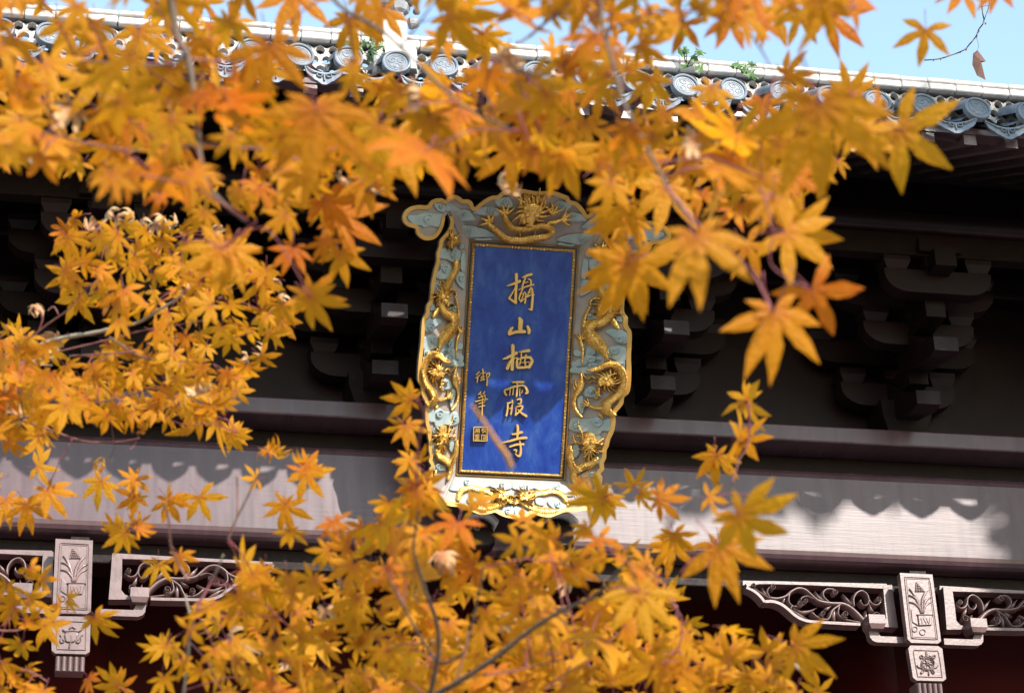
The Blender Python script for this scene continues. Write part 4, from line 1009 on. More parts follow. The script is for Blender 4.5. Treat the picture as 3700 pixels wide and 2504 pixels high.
# ------------------------------------------------------------------ maple leaves
def bend(r, c):
    return (r, 0.0) if abs(c) < 1e-4 else (math.sin(c*r)/c, (1-math.cos(c*r))/c)
def leaf_mesh(name, lobes, fold, curl, wave, mat, seed, twist=0.0, pet=0.5):
    """palmate leaf: lobes = (angle, length, half width); central lobe along +Y, unit long; petiole along -Y"""
    R_ = random.Random(seed)
    lobes = [(math.radians(a + R_.uniform(-5, 5)), L*R_.uniform(0.92, 1.06), w*R_.uniform(0.9, 1.1)) for a, L, w in lobes]
    vs = [(0, 0, 0)]; fs = []; ed = {}
    def deform(x, y, edge, lc):
        r = math.hypot(x, y) or 1e-6; rr, dz = bend(r, curl*lc)
        return (x*rr/r, y*rr/r, -dz + edge*fold + wave*math.sin(5*x+seed)*math.cos(4*y+seed*2)*r)
    lcs = [R_.uniform(0.6, 1.4) for _ in lobes]
    sin_idx = []
    for k in range(len(lobes)+1):                                # bays between lobes
        if k == 0: a = lobes[0][0]-0.42; r = 0.16; lc = lcs[0]
        elif k == len(lobes): a = lobes[-1][0]+0.42; r = 0.16; lc = lcs[-1]
        else:
            a = (lobes[k-1][0]+lobes[k][0])/2; r = 0.235*min(lobes[k-1][1], lobes[k][1]) + 0.02; lc = (lcs[k-1]+lcs[k])/2
        vs.append(deform(math.sin(a)*r, math.cos(a)*r, 0.10, lc)); sin_idx.append(len(vs)-1); ed[len(vs)-1] = 1.0
    secs = [(0.36, 0.86), (0.46, 1.0), (0.56, 0.98), (0.66, 0.84), (0.76, 0.62), (0.86, 0.36), (0.94, 0.17)]
    for k, (a, L, w) in enumerate(lobes):
        sa, ca = math.sin(a), math.cos(a); prev = (sin_idx[k], None, sin_idx[k+1]); lc = lcs[k]
        sway = R_.uniform(-0.10, 0.10)
        def P(t, s, e):
            x0, y0 = s + sway*t*t*L, t*L
            return deform(x0*ca + y0*sa, -x0*sa + y0*ca, e, lc)
        vs.append(P(0.22, 0, 0.0)); mid0 = len(vs)-1
        fs += [(0, sin_idx[k], mid0), (0, mid0, sin_idx[k+1])]
        pl, pm, pr = sin_idx[k], mid0, sin_idx[k+1]
        for t, f in secs:
            jag = R_.uniform(0.90, 1.10)
            vs.append(P(t, -w*f*jag, w*f)); l_ = len(vs)-1; ed[l_] = 1.0
            vs.append(P(t, 0, 0.0)); m_ = len(vs)-1
            vs.append(P(t, w*f*(2-jag), w*f)); r_ = len(vs)-1; ed[r_] = 1.0
            fs += [(pl, l_, m_, pm), (pm, m_, r_, pr)]; pl, pm, pr = l_, m_, r_
        vs.append(P(1.0, 0, 0.02)); t_ = len(vs)-1
        fs += [(pl, t_, pm), (pm, t_, pr)]
    mb = MB(); mb.add(vs, fs, 0, True)
    if pet: mb.tube([(0, 0.03, -0.004), (0.02, -0.25*pet, -0.03), (0.07, -0.65*pet, -0.02), (0.10, -pet, 0.05)], [0.014, 0.010, 0.009, 0.013], 5, 1)
    me = mb.mesh(name, [M[mat], M['petiole']])
    at = me.attributes.new('edge', 'FLOAT', 'POINT')
    for k in range(len(mb.v)): at.data[k].value = ed.get(k, 0.0)
    return me
LA = [(-118, 0.40, 0.0645), (-77, 0.72, 0.0946), (-39, 0.92, 0.1101), (0, 1.0, 0.1161), (39, 0.92, 0.1101), (77, 0.72, 0.0946), (118, 0.40, 0.0645)]
LB = [(-112, 0.66, 0.0989), (-56, 0.94, 0.1290), (0, 1.0, 0.1333), (56, 0.94, 0.1290), (112, 0.66, 0.0989)]
LC = [(-128, 0.42, 0.0688), (-84, 0.76, 0.1032), (-42, 0.95, 0.1247), (0, 1.0, 0.1290), (42, 0.95, 0.1247), (84, 0.76, 0.1032), (128, 0.42, 0.0688)]
def family(mat, seed):
    fam = []
    for i, (lb, fo, cu, wv) in enumerate([(LA, 0.25, 0.25, 0.03), (LC, 0.20, 0.4, 0.05), (LB, 0.30, 0.3, 0.03), (LA, 0.35, 0.8, 0.06), (LC, 0.3, -0.3, 0.06), (LB, 0.3, 0.7, 0.05), (LC, 0.15, 0.15, 0.04), (LA, 0.45, 1.15, 0.08)]):
        fam.append(leaf_mesh('leaf', lb, fo, cu, wv, mat, seed+i))
    return fam
FAM = {'amber': family('leaf_amber', 11), 'golden': family('leaf_golden', 31)}
DRY = [leaf_mesh('leaf', lb, 0.9, c, 0.1, 'leaf_dry', 51+i) for i, (lb, c) in enumerate([(LA, 2.6), (LB, 3.2), (LC, -2.8), (LA, -2.2)])]
CURL = {k: [leaf_mesh('leaf', lb, 0.6, c, 0.12, 'leaf_'+k, 71+i) for i, (lb, c) in enumerate([(LA, 1.9), (LB, 2.2), (LC, -1.6)])] for k in ('amber', 'golden')}

n_leaf = 0
def put_leaf(tree, me, bpx, tpx, d, pitch=0.0, roll=0.0, scale=None):
    """leaf with its junction seen at bpx and the tip of its middle lobe towards tpx, at depth d"""
    base = at_d(bpx[0], bpx[1], d)
    dx, dy = tpx[0]-bpx[0], tpx[1]-bpx[1]
    yv = (RIGHT*dx + DOWN*dy); L = yv.length*d/F_PX; yv.normalize()
    zv = -FWD; xv = yv.cross(zv).normalized()
    m = Matrix((xv, yv, zv)).transposed()
    m = m @ Matrix.Rotation(roll, 3, 'Y') @ Matrix.Rotation(pitch, 3, 'X')
    s = 0.91*RND.uniform(0.9, 1.08)*(scale or L)/max(0.55, abs(math.cos(pitch)))
    o = bpy.data.objects.new('leaf', me)
    o.matrix_basis = Matrix.Translation(base) @ m.to_4x4() @ Matrix.Scale(s, 4)
    link(o, tree); return o
def inside(p, poly):
    x, y = p; c = False; n = len(poly)
    for i in range(n):
        (x0, y0), (x1, y1) = poly[i], poly[i-1]
        if (y0 > y) != (y1 > y) and x < (x1-x0)*(y-y0)/(y1-y0)+x0: c = not c
    return c

T_TREE = thing('maple_tree', (-2.1, -14.6, 0.004), 'amber leaved maple whose large near leaves hang across the top of the view', 'maple tree', 'maples in front of the hall')
D_TREE = thing('maple_tree', (-2.3, -10.6, 0.004), 'maple with small golden leaves on a pale branch reaching in from the left', 'maple tree', 'maples in front of the hall')
H_TREE = thing('maple_tree', (0.30, -12.3, 0.004), 'golden maple with thin upright dark stems below the blue plaque', 'maple tree', 'maples in front of the hall')
U_TREE = thing('maple_tree', (2.3, -14.3, 0.004), 'amber maple hanging over the upper right, its lowest big leaves beside the plaque', 'maple tree', 'maples in front of the hall')
B_TREE = thing('maple_tree', (-0.75, -11.6, 0.004), 'paler golden maple filling the bottom left behind the thin grey stem', 'maple tree', 'maples in front of the hall')
K = 1300/2272
CROP = {'A': (0, 0, K), 'B': (1200, 0, K), 'C': (2400, 0, K), 'D': (0, 800, K), 'E': (2300, 700, 1400/2270), 'F': (2400, 1604, K), 'G': (0, 1604, K), 'H': (1200, 1604, K), 'P': (1400, 650, 0.41319), 'R': (1400, 1250, 940/2112), 'V': (0, 0, 1.59208)}
def px(c, x, y):
    ox, oy, k = CROP[c]; return (ox+x*k, oy+y*k)
# leaves read one by one from the photograph: crop, junction, tip of the middle lobe, tree, kind (index of the leaf shape, c = curled, d = dry)
HERO = [
 ('C',1650,190,1600,460,'T',2), ('C',1490,820,1870,1100,'T',2), ('C',980,660,1090,1380,'T',0), ('C',1020,80,1300,310,'T',1), ('C',1170,600,1290,370,'T',1), ('C',760,480,1040,430,'T',0), ('C',690,90,780,340,'T',2), ('C',1890,-70,1790,110,'T',0), ('C',2100,-70,2085,140,'T',0),
 ('C',200,860,200,1190,'T',0), ('C',560,1060,730,1210,'T',1), ('C',500,1140,790,1290,'T',2), ('C',230,1220,250,1420,'T',0), ('C',300,560,260,800,'T',1), ('C',620,640,640,900,'T',1), ('C',1180,620,1170,900,'T',3), ('C',860,100,980,300,'T',1),('C',420,120,330,330,'T',1),('C',120,150,60,380,'T',2),
 ('C',780,900,560,1080,'T',1), ('C',450,780,330,1060,'T',0), ('C',1340,620,1500,620,'T',3),
 ('E',870,230,1215,465,'T',2), ('E',870,220,1285,262,'T',3), ('E',1025,565,1270,955,'T',1), ('E',800,690,840,1170,'T',0), ('E',345,250,440,780,'T',1), ('E',640,300,770,510,'T',2), ('E',700,40,900,140,'T',1), ('E',-10,385,50,750,'T',1), ('E',560,90,470,240,'T',2), ('E',180,-40,110,290,'T',1), ('E',-60,60,-170,330,'T',0),
 ('F',330,70,310,315,'H',1), ('F',290,90,0,62,'H','c'), ('F',470,440,860,705,'H',1), ('F',340,640,555,1050,'H',0), ('F',340,640,300,900,'H',1), ('F',60,560,110,840,'H',0),
 ('F',0,960,200,1140,'H','c'), ('F',380,1340,352,1115,'H',2), ('F',640,1310,608,1095,'H',2), ('F',700,1320,745,1165,'H',3), ('F',820,1270,1150,1450,'H',0), ('F',640,1400,900,1560,'H','c'), ('F',970,1570,950,1410,'H',2), ('F',500,1330,470,1275,'H',1), ('F',130,1230,60,1450,'H',1), ('F',300,1450,330,1620,'H',0), ('F',850,1270,905,1350,'H','c'), ('F',560,1450,540,1640,'H',1), ('F',720,1480,700,1640,'H',0), ('F',140,1130,230,1260,'H',1),
 ('P',2130,330,1690,505,'T',1), ('P',2130,330,2070,640,'T',0), ('P',2100,740,1830,1300,'T',1), ('P',2110,740,2270,1225,'T',0), ('P',2100,720,1660,910,'T',3),
 ('R',190,440,-120,400,'H',2), ('R',140,420,130,260,'H',3), ('R',130,640,30,850,'H',1), ('R',150,650,290,860,'H',0), ('R',250,1130,250,1520,'H',1), ('R',240,1130,530,1270,'H',2), ('R',200,930,60,1060,'H',1), ('R',700,1330,640,1100,'H',2), ('R',760,1290,785,1090,'H',3), ('R',1690,1200,1830,1400,'H',1), ('R',1650,1180,1440,1360,'H',0), ('R',2000,1130,1920,960,'H',2), ('R',1560,1120,1500,1050,'H',2), ('R',2050,1200,2230,1260,'H',3),('R',1100,1420,1090,1270,'H',2),('R',1180,1500,1290,1390,'H',1),
 ('G',235,140,395,158,'D',2), ('G',300,290,425,500,'D',1), ('G',165,380,240,595,'D',0), ('G',40,350,95,560,'D',1), ('G',650,160,720,205,'D','c'), ('G',600,150,500,122,'D','c'), ('G',640,235,595,452,'D',1), ('G',850,225,960,318,'D',2), ('G',850,230,735,272,'D',1), ('G',850,330,690,432,'D',2), ('G',860,330,885,450,'D',0),
 ('G',790,560,600,640,'H',2), ('G',790,570,770,720,'H',1), ('G',730,530,575,480,'H',3), ('G',870,520,985,570,'H','c'), ('G',870,500,720,500,'H','c'), ('G',1060,350,1160,545,'H',1), ('G',1060,330,1010,320,'H',2), ('G',1260,330,1355,530,'H',0), ('G',1740,60,1870,110,'H','c'), ('G',1690,50,1690,-20,'H','c'), ('G',1930,190,2060,355,'H',2), ('G',1930,180,1915,60,'H',1), ('G',1940,180,2090,130,'H',3), ('G',1620,220,1500,240,'H',2), ('G',1800,390,1885,590,'H',1), ('G',1800,380,1640,500,'H',0), ('G',1000,750,960,935,'H',0), ('G',1130,700,1200,850,'H',1), ('G',250,850,385,855,'D',2), ('G',240,840,215,790,'D',3), ('G',360,1020,500,1140,'D','c'), ('G',290,1140,385,1290,'D',2), ('G',300,1150,240,1200,'D',0), ('G',600,1090,735,1310,'D',0), ('G',60,1080,-30,1090,'D',2), ('G',180,980,330,1060,'D',1), ('G',170,1430,290,1425,'D','c'), ('G',760,1540,765,1365,'H',2), ('G',740,1520,590,1400,'H',1), ('G',1040,1290,965,1205,'H',0), ('G',1000,1290,870,1255,'H',0), ('G',1280,1010,1300,1110,'H',1), ('G',1440,1010,1440,1110,'H',0), ('G',1540,970,1560,1060,'H',1), ('G',1380,1130,1290,1150,'H',2), ('G',1560,1260,1590,1370,'H',1), ('G',430,980,540,1010,'D',0), ('G',1700,900,1830,1080,'H',0), ('G',1050,1270,960,1400,'H',1),('G',60,1500,150,1440,'D','c'),('G',560,1480,640,1560,'H',0),
 ('H',550,270,540,480,'H',1), ('H',560,270,760,340,'H',2), ('H',540,270,330,215,'H',3), ('H',540,110,480,10,'H',2), ('H',1740,340,1795,520,'H',1), ('H',1720,340,1450,445,'H',0), ('H',2140,630,2150,900,'H',0), ('H',2130,640,2000,710,'H',1), ('H',2150,630,2265,760,'H',2), ('H',1940,930,1960,1330,'H',1), ('H',1200,870,1020,940,'H','c'), ('H',1230,880,1390,900,'H',3), ('H',1000,1160,980,1240,'H','c'), ('H',1130,1190,1150,1260,'H','c'), ('H',1300,1260,1310,1350,'H','c'), ('H',1400,1030,1370,1110,'H',2), ('H',2080,960,2260,1130,'H','c'), ('H',330,810,280,800,'H','c'), ('H',1480,730,1420,690,'H',1), ('H',160,940,90,1060,'H',0),
 ('D',440,335,268,418,'D',2), ('D',440,325,420,235,'D',3), ('D',500,488,390,662,'D',2), ('D',500,488,545,632,'D',1), ('D',215,540,180,470,'D','d'), ('D',230,545,278,480,'D','d'), ('D',645,840,655,975,'D',1), ('D',610,1010,622,1105,'D',0), ('D',1490,980,1460,1105,'D',2), ('D',1500,985,1610,995,'D',2), ('D',1360,1075,1370,1240,'D',0), ('D',1170,1170,1210,1285,'D',1), ('D',240,1175,212,1345,'D',1), ('D',430,1185,380,1315,'D',0), ('D',480,1065,405,1048,'D',0), ('D',1460,1340,1535,1480,'D',1), ('D',1450,1330,1465,1190,'D',3), ('D',1470,1350,1600,1320,'D',2), ('D',1710,1440,1760,1530,'H','c'), ('D',1700,1420,1690,1370,'H','c'), ('D',1930,1540,2060,1560,'H',2), ('D',1910,1530,1915,1450,'H',3),
 ('D',1670,620,1700,765,'D',1), ('D',1680,600,1800,640,'D',3), ('D',1560,850,1690,880,'D','d'), ('D',1660,830,1700,830,'D','d'), ('D',1300,790,1260,900,'D',1), ('D',1960,480,2110,750,'T',1), ('D',1950,470,1840,612,'T',0), ('D',1970,470,2250,520,'T',2), ('D',1850,170,1795,390,'T',1), ('D',2150,200,2210,430,'T',1), ('D',2050,120,2090,330,'T',0), ('D',1440,180,1370,420,'T',1), ('D',1440,180,1580,500,'T',3), ('D',1400,170,1110,400,'T',0), ('D',1460,160,1680,200,'T',2),
 ('D',700,130,560,210,'D',1), ('D',860,140,1000,260,'D',2), ('D',420,60,270,95,'D','c'), ('D',380,120,330,225,'D','c'), ('D',470,-20,250,-70,'D','c'), ('D',650,40,540,60,'D','d'), ('D',680,-60,640,-110,'D','d'), ('D',830,-40,900,-110,'D','d'), ('D',740,-20,660,-50,'D','d'), ('D',880,20,800,70,'D','d'), ('D',1020,-40,1090,-90,'D','d'), ('D',1090,30,1180,60,'D','d'), ('D',1340,60,1420,20,'D','d'), ('D',560,60,580,20,'D','d'), ('D',1760,370,1700,420,'D','d'), ('D',1760,480,1860,490,'D','d'),('D',900,-10,930,60,'D','d'),('D',990,10,960,90,'D','d'),
 ('D',100,700,200,690,'D',2), ('D',60,690,10,640,'D',1), ('D',280,810,300,930,'D',1), ('D',300,800,460,870,'D',0), ('D',130,740,40,760,'D',2), ('D',240,990,370,1080,'D',1), ('D',200,980,180,1120,'D',0), ('D',60,990,110,1130,'D',1), ('D',30,1160,110,1220,'D',2), ('D',60,1310,160,1330,'D','c'), ('D',70,1330,120,1430,'D',2), ('D',40,1270,-20,1310,'D',1),('D',850,1010,860,1130,'D',1),('D',980,930,1000,990,'D',2),('D',1110,920,1090,980,'D',2),('D',1250,940,1350,1000,'D',0),
 ('A',240,520,230,860,'T',0), ('A',130,770,62,1150,'T',0), ('A',140,780,205,1045,'T',1), ('A',390,900,565,1165,'T',1), ('A',380,900,265,1080,'T',0), ('A',720,980,800,1190,'T',1), ('A',720,980,610,1140,'T',0), ('A',730,980,900,1080,'T',2), ('A',960,850,985,1110,'T',0), ('A',1150,1090,1000,1340,'T',0), ('A',1250,1120,1200,1380,'T',1), ('A',1700,290,1710,770,'T',0), ('A',650,480,690,900,'T',1), ('A',1000,580,1010,960,'T',0), ('A',1290,1340,1200,1545,'T',0), ('A',2000,700,1990,1270,'T',1), ('A',2080,1020,2120,1110,'T',1), ('A',1500,850,1600,1080,'T',0), ('A',880,200,930,520,'T',1), ('A',420,160,500,480,'T',1), ('A',1400,560,1480,900,'T',0), ('A',1250,260,1300,560,'T',1), ('A',90,250,30,520,'T',1), ('A',600,150,560,420,'T',0), ('A',1850,-40,1910,340,'T',0), ('A',1700,900,1560,1060,'T',1), ('A',1880,1130,1950,1330,'T',2), ('A',230,1050,210,1180,'T','d'), ('A',2250,1180,2240,1300,'T','d'), ('A',2230,480,2250,700,'T',1), ('A',1640,1180,1560,1400,'T',1), ('A',1770,1250,1900,1480,'T',1), ('A',2050,1260,2270,1500,'T',1), ('A',1800,1360,1700,1560,'T',0),('A',1120,880,1060,1080,'T',1),
 ('B',410,880,575,1280,'T',1), ('B',400,870,240,930,'T',3), ('B',205,1130,320,1440,'T',0), ('B',210,1140,85,1340,'T',1), ('B',200,1130,450,1200,'T',2), ('B',760,830,768,1150,'T',0), ('B',1130,950,1140,1320,'T',2), ('B',1130,950,865,1140,'T',2), ('B',1140,950,1310,1110,'T',3), ('B',1450,960,1600,1320,'T',1), ('B',1450,960,1360,1180,'T',2), ('B',1460,960,1740,1090,'T',3), ('B',1420,600,1440,940,'T',1), ('B',1600,780,1640,1010,'T',1), ('B',1930,870,1950,1080,'T',1), ('B',30,1370,330,1560,'T',1), ('B',-40,1250,-30,1500,'T',0), ('B',430,560,330,850,'T',0), ('B',560,620,640,960,'T',1), ('B',900,500,900,760,'T',1), ('B',1150,520,1180,840,'T',1), ('B',730,100,1170,75,'T',2), ('B',770,90,790,330,'T',0), ('B',1280,540,1250,800,'T',1), ('B',1750,640,1800,740,'T','c'), ('B',1700,560,1650,800,'T',1), ('B',2000,500,1990,760,'T',1), ('B',320,60,260,320,'T',1), ('B',120,120,170,420,'T',1), ('B',1380,330,1530,220,'T',1), ('B',1930,120,1860,330,'T',1), ('B',2140,150,2100,330,'T',2), ('B',2200,40,2080,50,'T',0), ('B',1560,30,1420,90,'T',2), ('B',160,700,180,1000,'T',1), ('B',1990,1060,1900,1240,'T',1),('B',860,1000,930,920,'T',3),('B',210,1190,170,1290,'T','d'),('B',1420,1080,1520,1150,'T','d'),('B',1060,1170,950,1230,'T','d'),
]
def leaf_kind(k, pal):
    if k == 'd': return RND.choice(DRY)
    if k == 'c': return RND.choice(CURL[pal])
    return FAM[pal][k] if RND.random() < 0.75 else RND.choice(FAM[pal][:7])
LIM = {'T': (1.35, 2.3), 'U': (1.35, 2.3), 'D': (2.9, 3.7), 'H': (1.6, 3.0), 'B': (2.4, 3.2)}
TREES = {'T': T_TREE, 'U': U_TREE, 'D': D_TREE, 'H': H_TREE, 'B': B_TREE}
COUNT = {'T': 0, 'U': 0, 'D': 0, 'H': 0, 'B': 0}
PAL = lambda t: ('amber' if RND.random() < (0.72 if t in 'TU' else 0.35) else 'golden')
placed = []
for c, bx, by, tx, ty, t, k in HERO:
    b, e = px(c, bx, by), px(c, tx, ty)
    if t == 'T' and b[0] > 1880: t = 'U'
    if t == 'H' and b[0] < 1150: t = 'B'
    L = math.hypot(e[0]-b[0], e[1]-b[1]); lo, hi = LIM[t]
    d = min(hi, max(lo, 470.0/L))*RND.uniform(0.95, 1.05)
    real = L*d/F_PX; sc = None
    pitch = RND.uniform(-0.35, 0.35); roll = RND.uniform(-0.35, 0.35)
    if k in ('c', 'd'): pitch = RND.uniform(-0.9, 0.9); roll = RND.uniform(-0.9, 0.9); sc = max(real, 0.030)
    if real < 0.032: sc = 0.034*RND.uniform(0.95, 1.1); pitch = RND.choice((-1, 1))*math.acos(max(0.3, min(1, real/0.036)))
    o = put_leaf(TREES[t], leaf_kind(k, PAL(t)), b, e, d, pitch, roll, sc*max(0.55, abs(math.cos(pitch))) if sc else None)
    COUNT[t] += 1
for b, e, d, pt, rl in (((655,1222),(860,1200),2.6,0.95,0.5), ((640,1215),(575,1150),2.6,-0.7,0.3), ((640,1445),(815,1515),2.5,0.8,-0.6), ((600,1445),(425,1390),2.5,1.0,0.5), ((620,1430),(700,1470),2.5,-0.5,0.9)):
    b, e = px('E', *b), px('E', *e); put_leaf(H_TREE, FAM['golden'][2], b, e, d, pt*1.15, rl, 0.024); COUNT['H'] += 1
# the remaining leaves of the crowns: random within the crowns' outlines, keeping the gaps of the photograph open
KEEP = [[(930,470),(1000,440),(1180,436),(1300,456),(1335,500),(1320,580),(1345,640),(1320,760),(1420,730),(1450,800),(1430,960),(1400,1075),(1290,1095),(1000,1095),(985,960),(960,880),(940,700),(985,560)],
 [(640,860),(690,760),(770,775),(860,620),(890,480),(980,480),(960,870),(880,870),(880,1040),(780,1060),(600,940)],
 [(1480,760),(1640,760),(1760,890),(1960,760),(1970,480),(2190,400),(2324,330),(2324,1573),(1930,1573),(1780,1400),(1700,1290),(1790,1180),(1760,1100),(1600,990),(1440,990)],
 [(0,430),(280,490),(100,520),(90,740),(0,740)],
 [(0,1060),(180,1040),(460,1040),(640,1040),(880,1080),(860,1130),(700,1130),(450,1130),(330,1190),(200,1190),(0,1190)],
 [(240,1360),(430,1380),(390,1460),(300,1500),(230,1560),(130,1560),(130,1210),(230,1220),(330,1260),(330,1380)],
 [(2000,0),(2324,0),(2324,330),(2180,260),(2000,200),(1950,150)], [(1500,1290),(1700,1290),(1700,1380),(1500,1360)], [(360,1250),(520,1250),(520,1360),(360,1360)]]
HOLES = [(40,110,40),(130,95,28),(575,140,34),(750,90,40),(640,0,60),(720,30,60),(620,60,36),(700,110,36),(660,225,34),(770,190,16),(870,130,26),(905,175,18),(1040,165,40),(1075,245,20),(1215,110,46),(1250,130,40),(1330,265,30),(1410,250,26),(1360,60,26),(1430,100,26),(1560,20,26),(1620,100,24),(1700,110,40),(1790,140,50),(1740,130,50),(1530,170,30),(1560,150,26),(1920,190,40),(1700,200,30),(1540,235,36),(1650,270,24),(1740,270,24),(1830,80,26),(1200,60,22),(940,55,40),(1370,290,24),
 (1420,1200,40),(1480,1190,40),(1380,1170,40),(1580,1210,36),(640,1290,26),(1110,1190,40),(1270,1190,30),(1060,1410,24),(700,1200,30),(520,1170,40),(600,1190,30),(830,1150,20)]
def fill(t, poly, count, l0, l1, d0, d1, spread, tries=40, dry=0.04, minsep=0.42, ang0=0.0):
    xs_ = [p[0] for p in poly]; ys_ = [p[1] for p in poly]; pts = []
    for _ in range(count*tries):
        if len(pts) >= count or COUNT[t] >= 298: break
        x, y = RND.uniform(min(xs_), max(xs_)), RND.uniform(min(ys_), max(ys_))
        if not inside((x, y), poly): continue
        L = RND.uniform(l0, l1)
        if any((x-a)**2+(y-b)**2 < (minsep*L)**2 for a, b in pts): continue
        ang = ang0 + RND.gauss(0, spread); ex, ey = x+L*math.sin(ang), y+L*math.cos(ang)
        tips = [(ex, ey)] + [(x+0.85*L*math.sin(ang+s), y+0.85*L*math.cos(ang+s)) for s in (-0.75, 0.75, -1.4, 1.4)] + [(x, y)]
        if any(inside(q, kp) for q in tips for kp in KEEP): continue
        mx, my = (x+ex)/2, (y+ey)/2
        if any((mx-hx)**2+(my-hy)**2 < (r+0.36*L)**2 for hx, hy, r in HOLES): continue
        pts.append((x, y)); pal = PAL(t); q = RND.random()
        me = RND.choice(DRY) if q < dry else (RND.choice(CURL[pal]) if q < dry+0.12 else RND.choice(FAM[pal]))
        d = RND.uniform(d0, d1)
        put_leaf(TREES[t], me, (x*1.59208, y*1.59208), (ex*1.59208, ey*1.59208), d, RND.gauss(0, 0.5), RND.gauss(0, 0.45))
        COUNT[t] += 1
    return len(pts)
TOP = [(-40,-60),(1990,-60),(1960,90),(1850,190),(1990,230),(1960,330),(1880,440),(1700,480),(1500,440),(1400,440),(1200,380),(1060,370),(960,400),(880,360),(760,420),(560,450),(420,440),(280,450),(150,360),(60,400),(-40,380)]
TOPL = [(-40,-60),(1180,-60),(1180,370),(1060,370),(960,400),(880,360),(760,420),(560,450),(420,440),(280,450),(150,360),(60,400),(-40,380)]
TOPR = [(1150,130),(1850,190),(1960,240),(1960,330),(1880,420),(1700,470),(1500,430),(1400,420),(1200,370)]
fill('T', TOPL, 80, 74, 125, 1.5, 2.2, 0.75, minsep=0.40)
fill('U', TOPR, 38, 72, 120, 1.5, 2.1, 0.75, minsep=0.40)
fill('U', [(1150,-60),(1980,-60),(1960,110),(1700,120),(1150,140)], 36, 85, 130, 1.5, 2.0, 0.9)
fill('T', TOPL, 60, 52, 84, 2.2, 2.9, 0.9, minsep=0.4)
fill('U', TOPR, 44, 52, 84, 2.2, 2.9, 0.9, minsep=0.4)
fill('D', [(120,500),(420,500),(560,560),(650,650),(640,780),(570,850),(520,920),(470,1000),(350,1000),(260,970),(170,880),(230,800),(280,700),(130,640)], 120, 48, 78, 3.0, 3.6, 0.8, minsep=0.4)
fill('D', [(-20,760),(140,770),(180,900),(90,960),(150,1000),(120,1150),(-20,1180)], 34, 55, 85, 3.0, 3.5, 0.8)
fill('D', [(-20,1200),(120,1300),(130,1573),(-20,1600)], 12, 60, 90, 2.9, 3.4, 1.0)
BOT = [(430,1600),(330,1500),(420,1420),(560,1250),(700,1150),(830,1140),(900,1060),(1000,1120),(1070,1180),(1180,1190),(1290,1160),(1400,1140),(1560,1090),(1650,1120),(1720,1180),(1700,1280),(1650,1340),(1700,1420),(1700,1500),(1880,1600)]
BOTR = [(860,1600),(860,1120),(900,1060),(1000,1120),(1070,1180),(1180,1190),(1290,1160),(1400,1140),(1560,1090),(1650,1120),(1720,1180),(1700,1280),(1650,1340),(1700,1420),(1700,1500),(1880,1600)]
BOTL = [(430,1600),(330,1500),(420,1420),(560,1250),(700,1150),(830,1140),(930,1160),(930,1600)]
fill('H', BOTR, 120, 62, 96, 2.12, 2.7, 1.0, minsep=0.40)
fill('B', BOTL, 70, 56, 88, 2.2, 2.8, 1.0, minsep=0.40)
fill('H', [(900,1640),(900,1250),(1400,1260),(1560,1340),(1650,1450),(1800,1640)], 90, 46, 72, 2.6, 3.2, 1.2, dry=0.10, minsep=0.4)
fill('B', [(440,1640),(560,1340),(960,1260),(960,1640)], 60, 46, 70, 2.6, 3.2, 1.2, dry=0.10, minsep=0.4)

# ---- twigs and trunks
def twig(tree, crop, pts, w0, w1, d0, d1, mat, name='twig', extra=None):
    q = smooth([px(crop, *p) for p in pts], 5); n = len(q); P, Rr = [], []
    if tree is T_TREE and sum(p[0] for p in q)/n > 1880:
        tree = U_TREE
        if extra: extra = [(hubU, extra[0][1])]
    if tree is H_TREE and sum(p[0] for p in q)/n < 1150:
        tree = B_TREE
        if extra: extra = [(hubB, extra[0][1])]
    for i, p in enumerate(q):
        t = i/(n-1); d = d0+(d1-d0)*t; w = (w0+(w1-w0)*t)*CROP[crop][2]*(0.82 if mat is not M['leaf_plain'] else 1)
        P.append(at_d(p[0], p[1], d)); Rr.append(w*d/F_PX/2*(1+0.12*math.sin(i*1.9)))
    if extra:
        ex = [Vector(e[0]) for e in extra]; P = ex + P; Rr = [e[1] for e in extra] + Rr
    m = MB(); m.tube(P, Rr, 7); return m.build(name, mat, tree)
B_, BP, TR = M['bark'], M['bark_pale'], M['twig_red']
hub = at_d(1150, -900, 1.9); hubU = at_d(2500, -900, 1.8); hubB = at_d(420, 2800, 2.6)
twig(T_TREE, 'A', [(1060,-300),(1110,190),(1190,380),(1240,700),(1265,1000),(1320,1180),(1440,1310),(1560,1400)], 62, 26, 1.75, 1.65, B_, extra=[(hub, 0.012)])
twig(T_TREE, 'A', [(1170,370),(1000,412),(820,395),(500,388),(330,370)], 26, 12, 1.75, 1.9, TR)
twig(T_TREE, 'A', [(1190,370),(1350,385),(1500,395),(1640,380)], 22, 10, 1.72, 1.8, TR)
twig(T_TREE, 'A', [(1250,915),(1020,945),(830,952),(550,905),(280,828)], 26, 12, 1.7, 1.8, TR)
twig(T_TREE, 'A', [(1255,905),(1480,935),(1680,945),(1850,1000),(1960,1005),(2200,890)], 24, 12, 1.7, 1.7, TR)
twig(T_TREE, 'B', [(-200,-300),(30,20),(200,130),(350,225),(560,425),(700,560),(820,665),(1100,805),(1180,830)], 40, 16, 1.7, 1.6, B_, extra=[(hub, 0.010)])
twig(T_TREE, 'B', [(1700,-260),(1500,20),(1330,160),(1180,275),(1000,370)], 34, 14, 1.8, 1.75, B_, extra=[(hub, 0.009)])
twig(T_TREE, 'B', [(1660,-260),(1695,0),(1715,200),(1780,430),(1850,665),(1960,880),(2090,1130),(2180,1290),(2290,1400)], 40, 24, 1.6, 1.5, B_, extra=[(hub, 0.010)])
